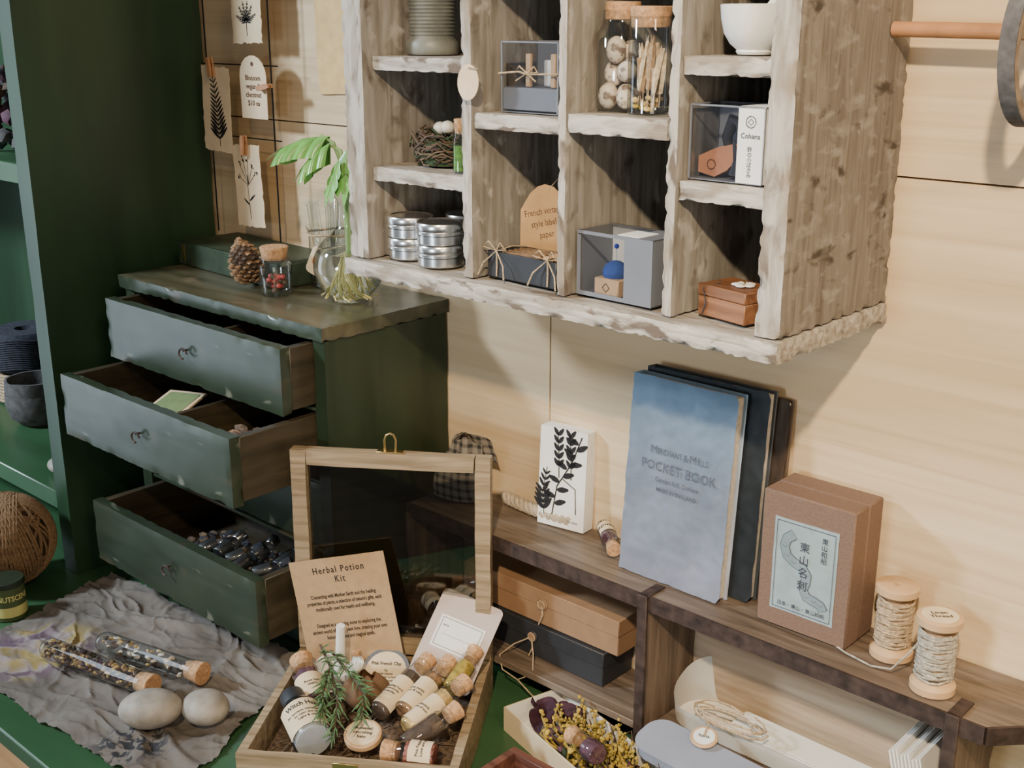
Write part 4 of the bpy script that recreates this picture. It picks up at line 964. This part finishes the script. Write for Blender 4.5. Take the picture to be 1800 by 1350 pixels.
M,Lh=AL(KV(-.040,-.085,.049),KV(-.082,-.022,.056))
r=root('hazel_bottle','clear plastic bottle with black cap and kraft label','bottle',M@SC(1.14))
MB().lathe([(0,0),(.017,0),(.0185,.002),(.0185,.046),(.015,.054),(.009,.057),(.009,.064)],wm,32).make('bottle_body',r)
MB().lathe([(0,.003),(.0165,.003),(.0165,.04),(0,.04)],plain('pale_liquid',(.62,.65,.67),.3),24).make('liquid',r)
q=MB();q.lathe([(.0,.058),(.0118,.058),(.0118,.073),(.011,.0745),(0,.0745)],m_blackc,36);q.make('screw_cap',r)
q=MB();Rr=.019;q.lathe([(Rr,.006),(Rr,.044)],m_label,24,a0=-175,a1=-5)
wp=lambda zc:(lambda c:V((Rr+.0003)*math.sin(c.x/Rr),-(Rr+.0003)*math.cos(c.x/Rr),c.y+zc))
q.text('Witch Hazel',.0082,m_ink,warp=wp(.036),sx=.85,bold=.02);q.text('An ancient remedy used\nto calm the skin\nLight & clear',.004,m_ink,warp=wp(.022),line=1.2,bold=.02);q.make('paper_label',r)
def kv(label,a,b_,txt,cont,r_=.0122,cork=.013,lm=None,ls=.0044,fill=.95):
    p,q_=KV(*a),KV(*b_);M,Lh=AL(p,q_)
    return vial('herb_vial',label,M,r_,Lh-cork,cont,txt,cork,fill,'labelled herb vials',lm,lab_size=ls,labh=.55,neck=.82,lz=.06,wrap=88,bold=.02)
kv('corked vial of dark herbs with cream label',(.012,-.028,.052),(.050,.060,.070),'Sleeping herb\nchamomile\nlavender',m_twig)
kv('corked vial of pale herbs with cream label',(.040,-.030,.056),(.076,.052,.074),'Rose petals\nlove & calm',m_amber)
kv('corked vial of yellow petals with cream label',(.048,-.052,.052),(.100,.020,.070),'Calendula\nherb of sun',m_gold)
kv('corked vial of dark seeds',(.052,-.078,.049),(.100,-.028,.066),None,m_twig)
kv('corked vial of peppercorns with kraft label',(.088,-.092,.05),(.032,-.086,.048),'Pink Peppercorns\nLove and passion',m_pepper,.0135,fill=.9)
kv('corked jar of dark berries with cream label',(-.062,-.008,.045),(-.096,.048,.066),'Rose hips\nvitality',m_purple,.0155)
kv('corked vial of yellow petals without a label',(.082,.014,.060),(.102,.070,.080),None,m_mossy,.0115)
q=MB();q.cyl(.0165,0,.006,m_spool,n=32);q.poly([(.014*math.cos(k*.26),.014*math.sin(k*.26)) for k in range(24)],.0061,.0063,m_label);q.text('Activated\nnourishing\nbalm',.004,m_ink,T(0,0,.0068),line=1.2,bold=.02)
q.make('wooden_disc',None,KM@T(.006,-.066,.047)@RX(14)@SC(1.2),label='small round wooden disc with printed paper label',cat='disc')
q=MB()
sp=[[(-.078,.066,.074),(-.050,.01,.082),(-.026,-.045,.076),(-.016,-.098,.062)],[(-.062,.055,.074),(-.028,.0,.084),(.000,-.035,.08),(.006,-.072,.07)],[(-.05,.015,.082),(-.045,-.03,.08),(-.036,-.07,.072)]]
for s in sp:
    P=[Vector(x) for x in s];q.tube(P,[.0016]*(len(P)-1)+[.0006],m_twig,5)
    for i in range(64):
        t=.05+.95*i/64;k=t*(len(P)-1);j=min(int(k),len(P)-2);c=P[j].lerp(P[j+1],k-j);dd=(P[j+1]-P[j]).normalized()
        n=Vector((ru(-1,1),ru(-1,1),ru(-.4,1))).normalized();tip=c+(dd*1.2+n*.8).normalized()*ru(.013,.024)
        q.tube([c,c.lerp(tip,.5)+V(0,0,.001),tip],[.0005,.001,.0003],m_needle,4)
q.make('rosemary_sprig',None,KM,label='fresh green rosemary sprig lying across the bottles',cat='herb')

# ================================================================ LEFT SHELF THINGS
def winding(q,r,n,th,mat,flat=1):
    for i in range(n):
        ax=RZ(ru(0,360))@RX(ru(40,140))
        off=ru(-.5,.5)*r;r1=r+ru(-.001,.0015);rr=math.sqrt(r1*r1-off*off)
        p=[ax@V(rr*math.cos(t/26*6.283),rr*math.sin(t/26*6.283),off) for t in range(26)];q.tube(p,th,mat,5,closed=True)
q=MB();q.blob((0,0,0),.053,m_twined,sub=3);winding(q,.0545,36,.0018,m_twine)
for g in range(7):
    ax=RZ(ru(0,360))@RX(ru(40,140));
    for i in range(8):
        off=(-.26+.07*i)*.055+ru(-.0004,.0004);rr=math.sqrt(.0572**2-off*off);q.tube([ax@V(rr*math.cos(t/26*6.283),rr*math.sin(t/26*6.283),off) for t in range(26)],.0016,m_twine,5,closed=True)
q.make('twine_ball',None,T(-1.540,-.354,.0685)@SC(1.14),label='large ball of brown jute twine',cat='twine')
r=root('paint_jar','small round tin with green and yellow printed label','tin',T(-1.454,-.398,.0005)@RZ(86))
q=MB().cyl(.0225,0,.046,m_jg,n=32);Rr=.0228
q.lathe([(Rr,.006),(Rr,.020)],m_jy,24,a0=-160,a1=-20)
q.text('NUTSCENE',.0105,m_jy,warp=lambda c:V((Rr+.0006)*math.sin(c.x/Rr),-(Rr+.0006)*math.cos(c.x/Rr),c.y+.032),sx=.8,bold=.03)
q.make('tin_body',r);MB().cyl(.0235,.0462,.054,m_jl,n=32).make('lid',r)
for i,z in enumerate((.1185,.140)):
    q=MB();q.lathe([(0,.0),(.024,.0),(.034,.01),(.039,.03),(.038,.043),(.035,.043),(.035,.03),(.03,.013+.006),(0,.018)],m_felt,30)
    for v in q.bm.verts: v.co+=noise.noise_vector(v.co*45+V(i*9,0,0))*.0018
    q.make('felt_bowl',None,T(-1.845,-.145,z)@SC(1.25),label='handmade grey felted wool bowl on the green shelf',cat='bowl',group='felt bowls')
q=MB()
for i in range(9): q.tube([((.05+.002*(i%2))*math.cos(t/30*6.283),(.05)*math.sin(t/30*6.283),.004+.005*i) for t in range(30)],.0032,m_linen,6,closed=True)
q.lathe([(0,.001),(.048,.001),(.048,.044),(0,.044)],m_twine,24);q.make('twine_coil',None,T(-1.99,-.085,.1185)@SC(1.12),label='wide coil of brown twine on the green shelf',cat='twine')
q=MB();q.lathe([(0,0),(.05,0),(.056,.01),(.057,.05),(.05,.062),(.015,.062),(.012,.05),(0,.05)],m_wool,30)
for i in range(14): q.tube([(.057*math.cos(t/30*6.283),.057*math.sin(t/30*6.283),.008+.0035*i+.002*math.sin(t)) for t in range(30)],.0018,m_wool,5,closed=True)
q.make('wool_roll',None,T(-1.99,-.085,.174)@SC(1.1),label='thick roll of dark blue-grey wool yarn',cat='yarn')
MB().lathe([(0,0),(.008,0),(.0085,.002),(.0085,.034),(.004,.042),(.004,.052),(0,.052)],m_porc,20).make('white_bottle',None,T(-1.655,-.205,.1175),label='tiny white bottle on the green shelf',cat='bottle')
MB().blob((0,0,0),(.026,.018,.012),m_stone,.12,3,18).make('grey_pebble',None,T(-1.60,-.235,.1290),label='flat grey pebble on the green shelf',cat='stone')
q=MB()
for i in range(190): q.blob((ru(-.05,.07),ru(-.05,.05),.012+ru(0,.1)),(ru(.007,.012),)*3,random.choice([m_purple,m_twig,m_blackc,m_purple,m_felt]),.6,1,80)
q.make('dried_flower_heads',None,T(-1.66,-.2,.579),label='heap of dark dried flower heads on the green shelf',kind='stuff',cat='dried flowers')

# ================================================================ LIGHTS / CAMERA
def area(name,loc,tgt,size,e,col,kind='AREA',sy=None):
    l=bpy.data.lights.new(name,kind);l.energy=e;l.color=col
    if kind=='AREA':
        l.size=size
        if sy: l.shape='RECTANGLE';l.size_y=sy
    else: l.shadow_soft_size=size
    o=bpy.data.objects.new(name,l);bpy.context.scene.collection.objects.link(o)
    o.location=loc;o.rotation_euler=(Vector(tgt)-Vector(loc)).to_track_quat('-Z','Y').to_euler();return o
s=area('warm_lamp',(.25,-1.6,1.7),(-.42,0,.38),.04,260,(1,.79,.53),'SPOT');s.data.spot_size=rad(52);s.data.spot_blend=1.0
area('window_light',(-2.4,-1.7,1.5),(-.9,0,.3),.25,72,(.76,.88,1))
area('tall_cool_fill',(-2.9,-1.3,.35),(-1.2,-.2,.2),.6,10,(.72,.86,1),sy=1.5)  # added cool panel, gives the drawer fronts their sheen
s=area('low_cool_fill',(-.6,-2.6,.5),(-.72,0,.36),.2,85,(.78,.89,1),'SPOT');s.data.spot_size=rad(34);s.data.spot_blend=.8  # added cool spot behind the camera, brightens the wall under the cabinet
area('warm_fill',(1.3,-1.2,1.9),(.0,0,.6),.5,18,(1,.75,.48))
area('side_fill',(1.3,-1.5,.75),(-.7,0,.6),.8,9,(1,.86,.7))
wd=bpy.data.worlds.new('world');bpy.context.scene.world=wd;wd.use_nodes=True
wd.node_tree.nodes['Background'].inputs[0].default_value=(.93,.95,1,1);wd.node_tree.nodes['Background'].inputs[1].default_value=.21
cam=bpy.data.cameras.new('camera');cam.lens=41.88;cam.sensor_width=36;cam.clip_start=.02
co=bpy.data.objects.new('camera',cam);bpy.context.scene.collection.objects.link(co)
co.location=(0,-1,.76);co.rotation_euler=(rad(72.9),0,rad(42.4));bpy.context.scene.camera=co
